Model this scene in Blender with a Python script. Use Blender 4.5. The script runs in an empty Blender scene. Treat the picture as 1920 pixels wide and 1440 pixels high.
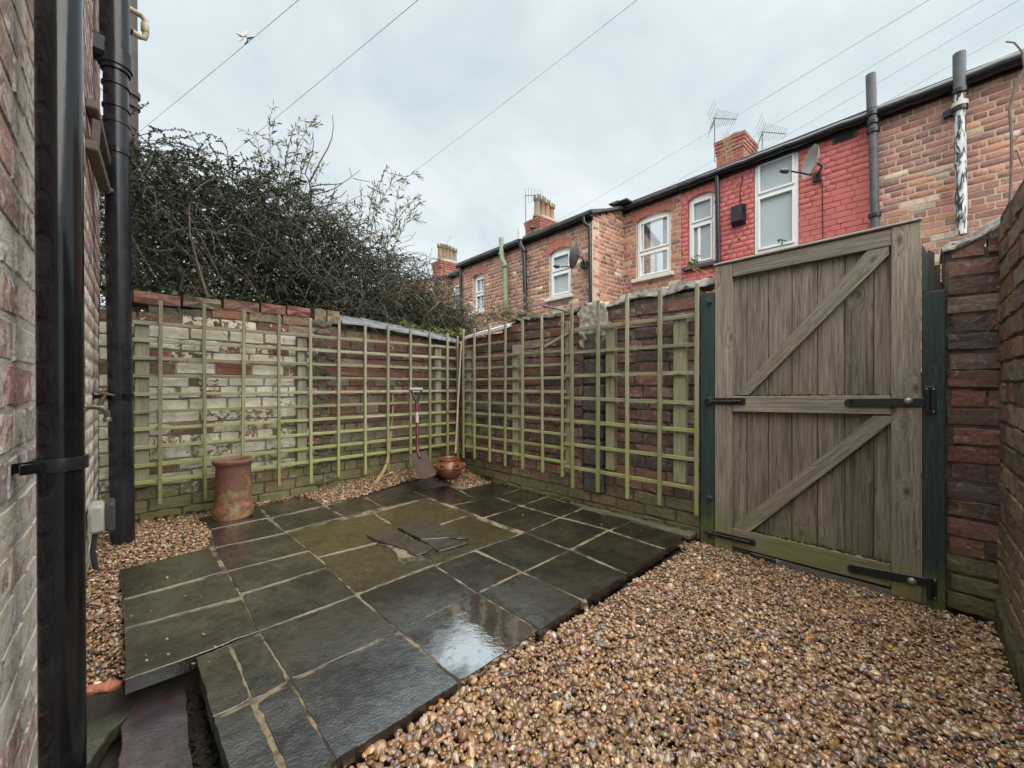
import bpy, math, random
import numpy as np
from mathutils import Vector, Matrix, noise as mnoise

R = random.Random(11)
NR = np.random.RandomState(5)
sc = bpy.context.scene
COL = sc.collection
V = Vector

# ------------------------------------------------------------------ camera, sky, sun, exposure
CH = 0.95
cam_d = bpy.data.cameras.new('camera')
cam = bpy.data.objects.new('camera', cam_d)
COL.objects.link(cam)
cam.location = (0, 0, CH)
cam.rotation_euler = (math.radians(90), 0, math.radians(-45))
cam_d.lens = 14.1
cam_d.sensor_width = 36
cam_d.shift_y = 0.00104
cam_d.clip_start = 0.02
cam_d.clip_end = 400
sc.camera = cam

world = bpy.data.worlds.new('World')
sc.world = world
world.use_nodes = True
wn = world.node_tree
wn.nodes.clear()
def W(t, **k):
    n = wn.nodes.new(t)
    for a, b in k.items():
        setattr(n, a, b)
    return n
w_out = W('ShaderNodeOutputWorld')
w_sky = W('ShaderNodeTexSky', sky_type='NISHITA', sun_disc=False)
w_sky.dust_density = 3.0
w_bg1 = W('ShaderNodeBackground')
w_bg1.inputs[1].default_value = 0.05
wn.links.new(w_sky.outputs[0], w_bg1.inputs[0])
# overcast layer: noise projected on a flat cloud sheet
w_tc = W('ShaderNodeTexCoord')
w_sep = W('ShaderNodeSeparateXYZ')
wn.links.new(w_tc.outputs['Generated'], w_sep.inputs[0])
w_z = W('ShaderNodeMath', operation='ABSOLUTE')
wn.links.new(w_sep.outputs[2], w_z.inputs[0])
w_z2 = W('ShaderNodeMath', operation='ADD')
wn.links.new(w_z.outputs[0], w_z2.inputs[0]); w_z2.inputs[1].default_value = 0.22
w_dx = W('ShaderNodeMath', operation='DIVIDE'); w_dy = W('ShaderNodeMath', operation='DIVIDE')
wn.links.new(w_sep.outputs[0], w_dx.inputs[0]); wn.links.new(w_z2.outputs[0], w_dx.inputs[1])
wn.links.new(w_sep.outputs[1], w_dy.inputs[0]); wn.links.new(w_z2.outputs[0], w_dy.inputs[1])
w_cmb = W('ShaderNodeCombineXYZ')
wn.links.new(w_dx.outputs[0], w_cmb.inputs[0]); wn.links.new(w_dy.outputs[0], w_cmb.inputs[1])
w_noi = W('ShaderNodeTexNoise')
w_noi.inputs['Scale'].default_value = 1.9
w_noi.inputs['Detail'].default_value = 5
w_noi.inputs['Roughness'].default_value = 0.56
w_noi.inputs['Distortion'].default_value = 0.4
wn.links.new(w_cmb.outputs[0], w_noi.inputs['Vector'])
w_rmp = W('ShaderNodeValToRGB')
w_rmp.color_ramp.elements[0].position = 0.32
w_rmp.color_ramp.elements[0].color = (0.575, 0.665, 0.70, 1)
w_rmp.color_ramp.elements[1].position = 0.70
w_rmp.color_ramp.elements[1].color = (0.83, 0.885, 0.895, 1)
wn.links.new(w_noi.outputs[0], w_rmp.inputs[0])
w_bg2 = W('ShaderNodeBackground')
w_bg2.inputs[1].default_value = 0.232
wn.links.new(w_rmp.outputs[0], w_bg2.inputs[0])
w_mix = W('ShaderNodeMixShader')
w_mix.inputs[0].default_value = 0.93
wn.links.new(w_bg1.outputs[0], w_mix.inputs[1]); wn.links.new(w_bg2.outputs[0], w_mix.inputs[2])
wn.links.new(w_mix.outputs[0], w_out.inputs[0])

sun_d = bpy.data.lights.new('sun', 'SUN')
sun_d.energy = 1.5
sun_d.angle = math.radians(95)
sun_d.color = (1.0, 0.95, 0.87)
sun = bpy.data.objects.new('sun', sun_d)
COL.objects.link(sun)
# very soft, wide sun added to brighten the yard from above and behind the camera
_d = V((-0.12, -0.42, 0.89)).normalized()
w_sky.sun_elevation = math.asin(_d.z)
w_sky.sun_rotation = math.atan2(_d.x, _d.y)
sun.rotation_euler = (-_d).to_track_quat('-Z', 'Y').to_euler()

sc.view_settings.view_transform = 'Standard'
sc.view_settings.look = 'None'
sc.view_settings.exposure = 2.3
sc.view_settings.gamma = 1.0
sc.view_settings.use_curve_mapping = False
sc.render.engine = 'CYCLES'
sc.cycles.use_denoising = True
sc.cycles.max_bounces = 6
sc.cycles.diffuse_bounces = 3

# ------------------------------------------------------------------ where things stand (plan axes: x along the back wall, y along the left wall)
FPX, CX, HY, S2 = 752.0, 960.0, 722.0, math.sqrt(2)
PA, PB = 0.0315, 0.035            # the patio falls gently: z = PA - PB*x
def ray(x, y):
    X = (x - CX) / FPX
    return V(((X + 1) / S2, (1 - X) / S2, (HY - y) / FPX))
def at_z(x, y, z):
    d = ray(x, y); k = (z - CH) / d.z
    return V((d.x * k, d.y * k, z))
def patio_z(u):
    return PA - PB * u
def on_patio(x, y, dz=0.0):
    d = ray(x, y); k = (PA + dz - CH) / (d.z + PB * d.x)
    return V((d.x * k, d.y * k, CH + d.z * k))
def at_depth(x, y, dep):
    d = ray(x, y)
    return V((d.x * dep, d.y * dep, CH + d.z * dep))
class Frame:
    """a vertical plane: plan origin, direction, normal towards the viewer"""
    def __init__(s, p, d, flip=1):
        s.p = V((p[0], p[1], 0)); s.d = V((d[0], d[1], 0)).normalized()
        s.n = V((s.d.y, -s.d.x, 0)) * flip      # viewer side
    def hit(s, x, y, off=0.0):
        q = s.p + s.n * off
        r = ray(x, y)
        k = (q.x * s.n.x + q.y * s.n.y) / (r.x * s.n.x + r.y * s.n.y)
        P = V((r.x * k, r.y * k, CH + r.z * k))
        return (P - q).dot(s.d), P.z
    def pt(s, a, z, off=0.0):
        P = s.p + s.d * a + s.n * off
        return V((P.x, P.y, z))
    def px(s, x, y, off=0.0):
        a, z = s.hit(x, y, off)
        return s.pt(a, z, off)
WB = Frame((2.868, 0.0), (-0.012, 1), -1)      # wall with the gate
WA = Frame((0.0, 3.73), (1, -0.008), 1)        # back-left wall
WL = Frame((-0.17, 0.0), (0.03, 1), 1)         # house wall at left
WR = Frame((0.0, -0.275), (1, 0.0), -1)        # wall at right
HF = (0.0616, 1)
F2 = Frame((7.10, 0.0), HF, -1)
F1 = Frame((6.05, 0.0), HF, -1)
for fr, q in ((WB, (-1, 0)), (WA, (0, -1)), (WL, (1, 0)), (WR, (0, 1)), (F2, (-1, 0)), (F1, (-1, 0))):
    if fr.n.x * q[0] + fr.n.y * q[1] < 0:
        fr.n = -fr.n

# ------------------------------------------------------------------ object helpers
def tag(o, label=None, cat=None, group=None, kind=None):
    if label: o['label'] = label
    if cat: o['category'] = cat
    if group: o['group'] = group
    if kind: o['kind'] = kind
    return o
def thing(name, label, cat, loc=(0, 0, 0), group=None):
    o = bpy.data.objects.new(name, None)
    o.empty_display_size = 0.05
    COL.objects.link(o); o.location = loc
    return tag(o, label, cat, group, 'thing' if cat else None)
def wloc(o):
    p = V(o.location)
    while o.parent:
        o = o.parent; p = p + V(o.location)
    return p
class MB:
    def __init__(s):
        s.v = []; s.f = []; s.g = []
    def add(s, vs, fs, gs=None):
        b = len(s.v)
        s.v += [tuple(p) for p in vs]
        s.g += gs if gs else [tuple(p) for p in vs]
        s.f += [tuple(i + b for i in f) for f in fs]
        return s
    def box(s, c, L, Wd, T, l, w, t, ch=0.002):
        """chamfered box: centre, three axes, three full sizes"""
        h = (l / 2, w / 2, t / 2); ch = min(ch, min(h) * 0.6)
        ro = (R.uniform(0, 50), R.uniform(0, 50), R.uniform(0, 50))
        vs, gs, idx = [], [], {}
        for sx in (-1, 1):
            for sy in (-1, 1):
                for sz in (-1, 1):
                    for k in range(3):
                        q = [sx * h[0], sy * h[1], sz * h[2]]
                        for j in range(3):
                            if j != k: q[j] -= (1 if q[j] > 0 else -1) * ch
                        idx[(sx, sy, sz, k)] = len(vs)
                        vs.append(c + L * q[0] + Wd * q[1] + T * q[2])
                        gs.append((q[0] + ro[0], q[1] + ro[1], q[2] + ro[2]))
        fs = []
        for k in range(3):
            a, b = [j for j in range(3) if j != k]
            for sg in (-1, 1):
                f = []
                for (pa, pb) in ((-1, -1), (1, -1), (1, 1), (-1, 1)):
                    q = [0, 0, 0]; q[k] = sg; q[a] = pa; q[b] = pb
                    f.append(idx[(q[0], q[1], q[2], k)])
                fs.append(f if (sg == 1) == (k != 1) else f[::-1])
        for k in range(3):
            a, b = [j for j in range(3) if j != k]
            for pa in (-1, 1):
                for pb in (-1, 1):
                    q0 = [0, 0, 0]; q0[k] = -1; q0[a] = pa; q0[b] = pb
                    q1 = list(q0); q1[k] = 1
                    f = [idx[(*q0, a)], idx[(*q1, a)], idx[(*q1, b)], idx[(*q0, b)]]
                    fs.append(f)
        for sx in (-1, 1):
            for sy in (-1, 1):
                for sz in (-1, 1):
                    fs.append([idx[(sx, sy, sz, 0)], idx[(sx, sy, sz, 1)], idx[(sx, sy, sz, 2)]])
        return s.add(vs, fs, gs)
    def beam(s, p0, p1, w, t, side, ch=0.002):
        """box from p0 to p1; 'side' is the thickness direction"""
        p0, p1 = V(p0), V(p1)
        L = (p1 - p0); l = L.length; L.normalize()
        T = (V(side) - L * V(side).dot(L)).normalized()
        return s.box((p0 + p1) / 2, L, T.cross(L), T, l, w, t, ch)
    def tube(s, pts, r, n=10, cap=True):
        pts = [V(p) for p in pts]; m = len(pts)
        rs = r if isinstance(r, (list, tuple)) else [r] * m
        vs, fs, gs = [], [], []
        up = None; acc = 0.0
        for i, p in enumerate(pts):
            d = (pts[min(i + 1, m - 1)] - pts[max(i - 1, 0)]).normalized()
            if up is None:
                up = V((0, 0, 1)) if abs(d.z) < 0.9 else V((1, 0, 0))
            a = d.cross(up).normalized(); b = a.cross(d).normalized(); up = b
            if i: acc += (p - pts[i - 1]).length
            for k in range(n):
                t = 2 * math.pi * k / n
                vs.append(p + (a * math.cos(t) + b * math.sin(t)) * rs[i])
                gs.append((acc, math.cos(t) * rs[i], math.sin(t) * rs[i]))
        for i in range(m - 1):
            for k in range(n):
                k2 = (k + 1) % n
                fs.append((i * n + k, i * n + k2, (i + 1) * n + k2, (i + 1) * n + k))
        if cap:
            fs.append(tuple(range(n))[::-1]); fs.append(tuple((m - 1) * n + k for k in range(n)))
        return s.add(vs, fs, gs)
    def lathe(s, c, prof, n=36, ax=None, caps=(1, 1)):
        c = V(c); vs, fs = [], []
        Z = V(ax).normalized() if ax is not None else V((0, 0, 1))
        X = Z.orthogonal().normalized(); Y = Z.cross(X)
        for (r, z) in prof:
            for k in range(n):
                t = 2 * math.pi * k / n
                vs.append(c + X * (r * math.cos(t)) + Y * (r * math.sin(t)) + Z * z)
        m = len(prof)
        for i in range(m - 1):
            for k in range(n):
                k2 = (k + 1) % n
                fs.append((i * n + k, i * n + k2, (i + 1) * n + k2, (i + 1) * n + k))
        if caps[0]: fs.append(tuple(range(n))[::-1])
        if caps[1]: fs.append(tuple((m - 1) * n + k for k in range(n)))
        return s.add(vs, fs)
    def prism(s, top, down, ch=0.0):
        """polygon (top, in order) extruded by the vector down; ch rounds the top edge"""
        n = len(top); top = [V(p) for p in top]; dn = V(down)
        c = sum(top, V((0, 0, 0))) / n
        rings = []
        if ch > 0:
            rings.append([p + (c - p).normalized() * ch for p in top])
            rings.append([p + dn.normalized() * ch for p in top])
        else:
            rings.append(top)
        rings.append([p + dn for p in top])
        vs = [p for r_ in rings for p in r_]; fs = [tuple(range(n))]
        for i in range(len(rings) - 1):
            for k in range(n):
                k2 = (k + 1) % n
                fs.append((i * n + k, (i + 1) * n + k, (i + 1) * n + k2, i * n + k2))
        b = (len(rings) - 1) * n
        fs.append(tuple(b + k for k in range(n))[::-1])
        return s.add(vs, fs)
    def build(s, name, mat, parent=None, smooth=40):
        me = bpy.data.meshes.new(name)
        o0 = wloc(parent) if parent else V((0, 0, 0))
        me.from_pydata([(p[0] - o0.x, p[1] - o0.y, p[2] - o0.z) for p in s.v], [], s.f)
        at = me.attributes.new('gr', 'FLOAT_VECTOR', 'POINT')
        at.data.foreach_set('vector', np.array(s.g, dtype=np.float32).ravel())
        if smooth:
            me.polygons.foreach_set('use_smooth', [True] * len(me.polygons))
            me.set_sharp_from_angle(angle=math.radians(smooth))
        me.update()
        fix_normals(me)
        me.materials.append(mat)
        o = bpy.data.objects.new(name, me)
        COL.objects.link(o)
        if parent: o.parent = parent
        return o
def fix_normals(me):
    import bmesh
    bm = bmesh.new(); bm.from_mesh(me)
    bmesh.ops.recalc_face_normals(bm, faces=bm.faces)
    bm.to_mesh(me); bm.free()
def np_mesh(name, verts, faces, mat, parent=None, attrs=(), smooth=False):
    """verts (n,3), faces (m,k) numpy; fast path for leaves and joined bricks"""
    me = bpy.data.meshes.new(name)
    o0 = wloc(parent) if parent else V((0, 0, 0))
    vv = (verts - np.array([o0.x, o0.y, o0.z])).astype(np.float32)
    m, k = faces.shape
    me.vertices.add(len(vv)); me.vertices.foreach_set('co', vv.ravel())
    me.loops.add(m * k); me.loops.foreach_set('vertex_index', faces.astype(np.int32).ravel())
    me.polygons.add(m); me.polygons.foreach_set('loop_start', np.arange(0, m * k, k, dtype=np.int32))
    me.polygons.foreach_set('loop_total', np.full(m, k, dtype=np.int32))
    if smooth: me.polygons.foreach_set('use_smooth', np.ones(m, dtype=bool))
    for (nm, arr) in attrs:
        if arr.shape[1] == 4:
            a = me.attributes.new(nm, 'FLOAT_COLOR', 'POINT'); a.data.foreach_set('color', arr.astype(np.float32).ravel())
        else:
            a = me.attributes.new(nm, 'FLOAT_VECTOR', 'POINT'); a.data.foreach_set('vector', arr.astype(np.float32).ravel())
    me.update(calc_edges=True); me.validate()
    me.materials.append(mat)
    o = bpy.data.objects.new(name, me); COL.objects.link(o)
    if parent: o.parent = parent
    return o

# ------------------------------------------------------------------ materials
class Mat:
    def __init__(s, name):
        s.m = bpy.data.materials.new(name); s.m.use_nodes = True
        s.t = s.m.node_tree; s.t.nodes.clear()
        s.out = s.t.nodes.new('ShaderNodeOutputMaterial')
        s.b = s.t.nodes.new('ShaderNodeBsdfPrincipled')
        s.t.links.new(s.b.outputs[0], s.out.inputs[0])
    def n(s, t, **k):
        x = s.t.nodes.new(t)
        for a, b in k.items(): setattr(x, a, b)
        return x
    def put(s, sock, v):
        if isinstance(v, bpy.types.NodeSocket): s.t.links.new(v, sock)
        elif isinstance(v, (int, float)) or not hasattr(sock, 'default_value'): sock.default_value = v
        else:
            k = len(sock.default_value)
            sock.default_value = tuple(v)[:k] + (1.0,) * (k - len(tuple(v)))
    def pos(s): return s.n('ShaderNodeNewGeometry').outputs['Position']
    def obj(s): return s.n('ShaderNodeTexCoord').outputs['Object']
    def attr(s, nm, kind='GEOMETRY'):
        return s.n('ShaderNodeAttribute', attribute_name=nm, attribute_type=kind)
    def mapv(s, v, scale=(1, 1, 1), loc=(0, 0, 0)):
        x = s.n('ShaderNodeMapping'); s.put(x.inputs[0], v)
        x.inputs['Scale'].default_value = scale; x.inputs['Location'].default_value = loc
        return x.outputs[0]
    def noise(s, v, scale, det=4, ro=0.55, dist=0.0, col=False):
        x = s.n('ShaderNodeTexNoise'); s.put(x.inputs['Vector'], v)
        x.inputs['Scale'].default_value = scale; x.inputs['Detail'].default_value = det
        x.inputs['Roughness'].default_value = ro; x.inputs['Distortion'].default_value = dist
        return x.outputs[1 if col else 0]
    def voro(s, v, scale, feat='F1', out=0):
        x = s.n('ShaderNodeTexVoronoi', feature=feat); s.put(x.inputs['Vector'], v)
        x.inputs['Scale'].default_value = scale
        return x.outputs[out]
    def ramp(s, f, stops):
        x = s.n('ShaderNodeValToRGB'); s.put(x.inputs[0], f)
        e = x.color_ramp.elements
        while len(e) < len(stops): e.new(0.5)
        for q, (p, c) in zip(e, stops):
            q.position = p
            q.color = (c, c, c, 1) if isinstance(c, (int, float)) else (*c[:3], 1)
        return x.outputs[0]
    def mr(s, f, a, b, c=0.0, d=1.0):
        x = s.n('ShaderNodeMapRange', clamp=True); s.put(x.inputs[0], f)
        for i, q in enumerate((a, b, c, d)): s.put(x.inputs[i + 1], q)
        return x.outputs[0]
    def math(s, op, a, b=0.0, clamp=False):
        x = s.n('ShaderNodeMath', operation=op, use_clamp=clamp)
        s.put(x.inputs[0], a); s.put(x.inputs[1], b)
        return x.outputs[0]
    def mix(s, f, a, b, mode='MIX'):
        x = s.n('ShaderNodeMix', data_type='RGBA', blend_type=mode)
        s.put(x.inputs[0], f); s.put(x.inputs[6], a); s.put(x.inputs[7], b)
        return x.outputs[2]
    def sep(s, v):
        x = s.n('ShaderNodeSeparateXYZ'); s.put(x.inputs[0], v); return x.outputs
    def bump(s, h, st=0.5, dist=0.01, nrm=None):
        x = s.n('ShaderNodeBump'); s.put(x.inputs['Height'], h)
        x.inputs['Strength'].default_value = st; x.inputs['Distance'].default_value = dist
        if nrm is not None: s.t.links.new(nrm, x.inputs['Normal'])
        return x.outputs[0]
    def fin(s, col, ro=0.7, nrm=None, spec=0.5, **k):
        s.put(s.b.inputs['Base Color'], col); s.put(s.b.inputs['Roughness'], ro)
        s.put(s.b.inputs['Specular IOR Level'], spec)
        if nrm is not None: s.t.links.new(nrm, s.b.inputs['Normal'])
        for a, b in k.items(): s.put(s.b.inputs[a.replace('_', ' ')], b)
        return s.m

def brick_mat(name, attr=False, moss=0.0, moss_top=0.6, moss_col=(0.115, 0.125, 0.05), wash=(0.72, 0.69, 0.60), bump=0.6, ro=0.75, grime=0.35, fine=1.0, lime=0.0):
    m = Mat(name); P = m.pos()
    if attr:
        a = m.attr('bcol'); col, alp = a.outputs['Color'], a.outputs['Alpha']
    else:
        a = m.n('ShaderNodeObjectInfo'); col, alp = a.outputs['Color'], a.outputs['Alpha']
    n1 = m.noise(P, 9 * fine, 5, 0.65); n2 = m.noise(P, 55 * fine, 5, 0.7); n3 = m.noise(P, 22 * fine, 4, 0.6, 0.6)
    c = m.mix(1.0, col, m.ramp(n2, [(0.25, 0.55), (0.5, 1.0), (0.78, 1.35)]), 'MULTIPLY')
    c = m.mix(m.mr(n1, 0.5, 0.72, 0, grime), c, (0.035, 0.03, 0.028))
    if lime:
        c = m.mix(m.mr(m.noise(P, 14, 5, 0.7, 1.2), 0.56, 0.70, 0, lime), c, (0.50, 0.47, 0.42))
    # flaking limewash
    wm = m.math('ADD', m.math('ADD', m.math('MULTIPLY', n3, 0.95), m.math('MULTIPLY', n2, 0.35)), m.math('MULTIPLY', m.noise(P, 2.6, 4, 0.6), 0.40))
    th = m.math('SUBTRACT', 1.34, m.math('MULTIPLY', alp, 0.82))
    wmask = m.mr(m.math('SUBTRACT', wm, th), -0.03, 0.05)
    wcol = m.mix(m.mr(n1, 0.35, 0.7), wash, (wash[0] * 0.72, wash[1] * 0.68, wash[2] * 0.55))
    c = m.mix(wmask, c, wcol)
    if moss:
        z = m.sep(P)[2]
        mz = m.mr(z, moss_top, 0.02)
        mm = m.mr(m.math('ADD', m.math('MULTIPLY', m.noise(P, 8, 6, 0.75), 1.15), m.math('MULTIPLY', mz, 0.45)), 0.72, 1.02, 0, moss)
        c = m.mix(mm, c, m.mix(m.noise(P, 60, 3), moss_col, (moss_col[0] * 1.7, moss_col[1] * 1.6, moss_col[2] * 1.8)))
    h = m.math('ADD', m.math('MULTIPLY', n3, 0.8), m.math('MULTIPLY', n2, 0.5))
    return m.fin(c, m.mr(n3, 0.3, 0.7, ro - 0.15, ro + 0.1), m.bump(h, bump, 0.012), 0.35)
def mortar_mat(name, c0, c1, moss=0.0, bump=0.8, wash=None):
    m = Mat(name); P = m.pos()
    n1 = m.noise(P, 12, 6, 0.7); n2 = m.noise(P, 90, 4, 0.7)
    c = m.mix(m.mr(n1, 0.3, 0.7), c0, c1)
    if wash:
        x, _, z = m.sep(P)
        e = m.math('ADD', m.mr(x, 1.30, 1.12), m.math('MULTIPLY', m.math('SUBTRACT', m.noise(P, 8, 5, 0.7), 0.5), 1.8))
        e = m.math('MULTIPLY', m.mr(e, 0.45, 0.75), m.mr(z, 0.12, 0.42))
        e = m.math('MULTIPLY', e, m.mr(z, 1.45, 1.1))
        c = m.mix(m.math('MULTIPLY', e, 0.45), c, wash)
    if moss:
        z = m.sep(P)[2]
        mm = m.mr(m.math('ADD', m.noise(P, 6, 5, 0.7), m.mr(z, 0.7, 0.0, 0, 0.4)), 0.66, 0.9, 0, moss)
        c = m.mix(mm, c, (0.09, 0.10, 0.045))
    return m.fin(c, 0.9, m.bump(m.math('ADD', n1, n2), bump, 0.012), 0.2)
def wood_mat(name, c0, c1, c2, moss=0.0, moss_z=(0.5, -0.1), moss_col=(0.16, 0.17, 0.045), ro=0.7, streak=0.0, scale=1.0):
    """grain runs along the first 'gr' axis"""
    m = Mat(name); g = m.attr('gr').outputs['Vector']; P = m.pos()
    kn = m.voro(m.mapv(g, (3.4, 7, 7)), 1.0)
    kw = m.mr(kn, 0.42, 0.0, 0, 1)
    ka = m.n('ShaderNodeVectorMath', operation='ADD'); kc = m.n('ShaderNodeCombineXYZ')
    m.put(kc.inputs[1], m.math('MULTIPLY', m.math('MULTIPLY', kw, kw), 0.05)); m.put(kc.inputs[2], m.math('MULTIPLY', m.math('MULTIPLY', kw, kw), 0.05))
    m.put(ka.inputs[0], g); m.put(ka.inputs[1], kc.outputs[0])
    gv = m.mapv(ka.outputs[0], (1.6 * scale, 38 * scale, 38 * scale))
    n1 = m.noise(gv, 2.2, 6, 0.62, 1.1); n2 = m.noise(m.mapv(g, (5, 160, 160)), 2.0, 3, 0.6)
    n3 = m.noise(P, 5, 4, 0.6)
    c = m.ramp(n1, [(0.28, c0), (0.5, c1), (0.74, c2)])
    c = m.mix(m.mr(n2, 0.55, 0.8, 0, 0.55), c, (c0[0] * 0.45, c0[1] * 0.45, c0[2] * 0.45))
    c = m.mix(m.mr(kn, 0.13, 0.05, 0, 0.75), c, (c0[0] * 0.4, c0[1] * 0.32, c0[2] * 0.25))
    if streak:
        c = m.mix(m.mr(m.noise(m.mapv(g, (0.9, 16, 16)), 2.0, 4, 0.6), 0.53, 0.66, 0, streak), c, (0.04, 0.03, 0.025))
    if moss:
        z = m.sep(P)[2]
        n4 = m.noise(P, 16, 6, 0.75)
        mm = m.mr(m.math('ADD', m.math('ADD', m.math('MULTIPLY', n3, 0.6), m.math('MULTIPLY', n4, 0.6)), m.mr(z, moss_z[0], moss_z[1], 0, 0.45)), 0.70, 1.0, 0, moss)
        c = m.mix(mm, c, m.mix(m.noise(P, 50, 3), moss_col, (moss_col[0] * 1.5, moss_col[1] * 1.5, moss_col[2] * 1.4)))
    rn = m.n('ShaderNodeObjectInfo').outputs['Random']
    cc = m.n('ShaderNodeCombineColor')
    for q in range(3): m.put(cc.inputs[q], m.mr(rn, 0, 1, 0.80, 1.22))
    c = m.mix(1.0, c, cc.outputs[0], 'MULTIPLY')
    h = m.math('ADD', n1, m.math('MULTIPLY', n2, 0.6))
    return m.fin(c, ro, m.bump(h, 0.6, 0.006), 0.3)
def plain(name, col, ro=0.5, var=0.25, sc_=12, bump=0.0, spec=0.5, metal=0.0, dirt=None):
    m = Mat(name); P = m.pos()
    n1 = m.noise(P, sc_, 5, 0.65)
    c = m.mix(m.mr(n1, 0.3, 0.72), tuple(q * (1 - var) for q in col), tuple(min(1, q * (1 + var)) for q in col))
    if dirt:
        c = m.mix(m.mr(m.noise(P, sc_ * 1.7, 6, 0.75, 0.8), 0.52, 0.66, 0, dirt[1]), c, dirt[0])
    nb = m.bump(m.noise(P, sc_ * 6, 4, 0.6), bump, 0.004) if bump else None
    return m.fin(c, m.mr(n1, 0.2, 0.8, max(0.03, ro - 0.08), min(1, ro + 0.1)), nb, spec, Metallic=metal)

M = {}
M['brick_back'] = brick_mat('brick_back_wall', moss=0.8, moss_top=0.95, lime=0.25)
M['brick_back_s'] = brick_mat('brick_back_wall_joined', True, moss=0.8, moss_top=0.95, lime=0.25)
M['brick_gate'] = brick_mat('brick_gate_wall', moss=0.5, moss_top=0.22, grime=0.6, lime=0.55, ro=0.6)
M['brick_gate_s'] = brick_mat('brick_gate_wall_joined', True, moss=0.5, moss_top=0.22, grime=0.6, lime=0.55, ro=0.6)
M['brick_side'] = brick_mat('brick_house_side', moss=0.25, moss_top=0.2, wash=(0.60, 0.56, 0.53), grime=0.2, lime=0.35, bump=0.9)
M['brick_side_s'] = brick_mat('brick_house_side_joined', True, moss=0.25, moss_top=0.2, wash=(0.60, 0.56, 0.53), grime=0.2, lime=0.35, bump=0.9)
M['brick_right'] = brick_mat('brick_right_wall', moss=0.6, moss_top=0.5, grime=0.5)
M['brick_right_s'] = brick_mat('brick_right_wall_joined', True, moss=0.6, moss_top=0.5, grime=0.5)
M['brick_house'] = brick_mat('brick_terrace', wash=(0.62, 0.52, 0.40), grime=0.2, bump=0.3, lime=0.3)
M['brick_house_s'] = brick_mat('brick_terrace_joined', True, wash=(0.62, 0.52, 0.40), grime=0.2, bump=0.3, lime=0.3)
def painted_brick(name, attr):
    m = Mat(name); P = m.pos()
    n1 = m.noise(P, 3, 5, 0.6); n2 = m.noise(P, 40, 5, 0.7)
    c = m.mix(m.mr(n1, 0.3, 0.7), (0.50, 0.135, 0.125), (0.58, 0.18, 0.165))
    c = m.mix(m.mr(n2, 0.62, 0.75, 0, 0.5), c, (0.22, 0.06, 0.055))
    return m.fin(c, 0.6, m.bump(n2, 0.35, 0.01), 0.3)
M['brick_red'] = painted_brick('brick_painted_red', False)
M['mortar_red'] = plain('mortar_painted_red', (0.38, 0.098, 0.09), 0.8, 0.3, 8)
M['mortar_back'] = mortar_mat('mortar_back', (0.055, 0.045, 0.035), (0.20, 0.18, 0.14), 0.7, 0.9, (0.52, 0.50, 0.42))
M['mortar_gate'] = mortar_mat('mortar_gate', (0.03, 0.026, 0.021), (0.19, 0.165, 0.135), 0.5)
M['mortar_side'] = mortar_mat('mortar_side', (0.44, 0.41, 0.35), (0.58, 0.55, 0.48), 0.15)
M['mortar_right'] = mortar_mat('mortar_right', (0.05, 0.045, 0.03), (0.14, 0.12, 0.08), 0.6)
M['mortar_house'] = mortar_mat('mortar_terrace', (0.46, 0.35, 0.26), (0.62, 0.50, 0.39), 0.0, 0.3)
M['coping_mortar'] = mortar_mat('lumpy_mortar', (0.14, 0.13, 0.12), (0.46, 0.45, 0.42), 0.25, 1.0)
M['render'] = mortar_mat('old_render', (0.30, 0.28, 0.24), (0.50, 0.47, 0.42), 0.1, 1.0)
M['pier'] = mortar_mat('stone_pier', (0.035, 0.033, 0.032), (0.16, 0.145, 0.125), 0.25, 0.8)
M['trellis'] = wood_mat('trellis_wood', (0.13, 0.122, 0.075), (0.27, 0.26, 0.17), (0.40, 0.385, 0.285), 0.85, (1.25, -0.15), (0.205, 0.23, 0.06))
M['batten'] = wood_mat('batten_wood', (0.17, 0.16, 0.11), (0.28, 0.265, 0.20), (0.37, 0.35, 0.28), 0.55, (1.3, -0.2), (0.19, 0.205, 0.07), streak=0.6)
M['batten_stain'] = wood_mat('batten_wood_stained', (0.13, 0.11, 0.08), (0.22, 0.195, 0.15), (0.31, 0.285, 0.23), 0.4, (1.9, 0.9), (0.17, 0.18, 0.065), streak=0.95)
M['gate_frame'] = wood_mat('gate_frame_wood', (0.100, 0.085, 0.066), (0.215, 0.187, 0.150), (0.33, 0.295, 0.245), 0.8, (0.30, -0.16), (0.135, 0.135, 0.045), streak=0.25)
M['gate_board'] = wood_mat('gate_board_wood', (0.085, 0.067, 0.053), (0.185, 0.155, 0.127), (0.29, 0.25, 0.212), 0.7, (0.25, -0.08), (0.105, 0.105, 0.035), streak=0.45)
M['cap_wood'] = wood_mat('weathered_cap_wood', (0.26, 0.235, 0.19), (0.38, 0.35, 0.29), (0.48, 0.45, 0.39))
M['green'] = wood_mat('green_paint', (0.018, 0.036, 0.034), (0.028, 0.050, 0.047), (0.052, 0.080, 0.075), 0.7, (0.25, -0.12), (0.10, 0.12, 0.03), ro=0.5)
M['rotten'] = wood_mat('rotten_wood', (0.03, 0.024, 0.02), (0.06, 0.05, 0.042), (0.10, 0.085, 0.07))
M['black'] = plain('black_plastic', (0.006, 0.007, 0.009), 0.13, 0.2, 9, 0.05, 0.55, dirt=((0.035, 0.035, 0.034), 0.22))
M['black_iron'] = plain('black_iron', (0.012, 0.013, 0.016), 0.42, 0.3, 20, 0.3, 0.5)
M['dark_pipe'] = plain('dark_pipe', (0.014, 0.017, 0.022), 0.24, 0.35, 9, 0.1, 0.5)
M['grey_pipe'] = plain('grey_pipe', (0.10, 0.105, 0.115), 0.5, 0.3, 9, 0.1, 0.4, dirt=((0.03, 0.03, 0.03), 0.5))
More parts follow.
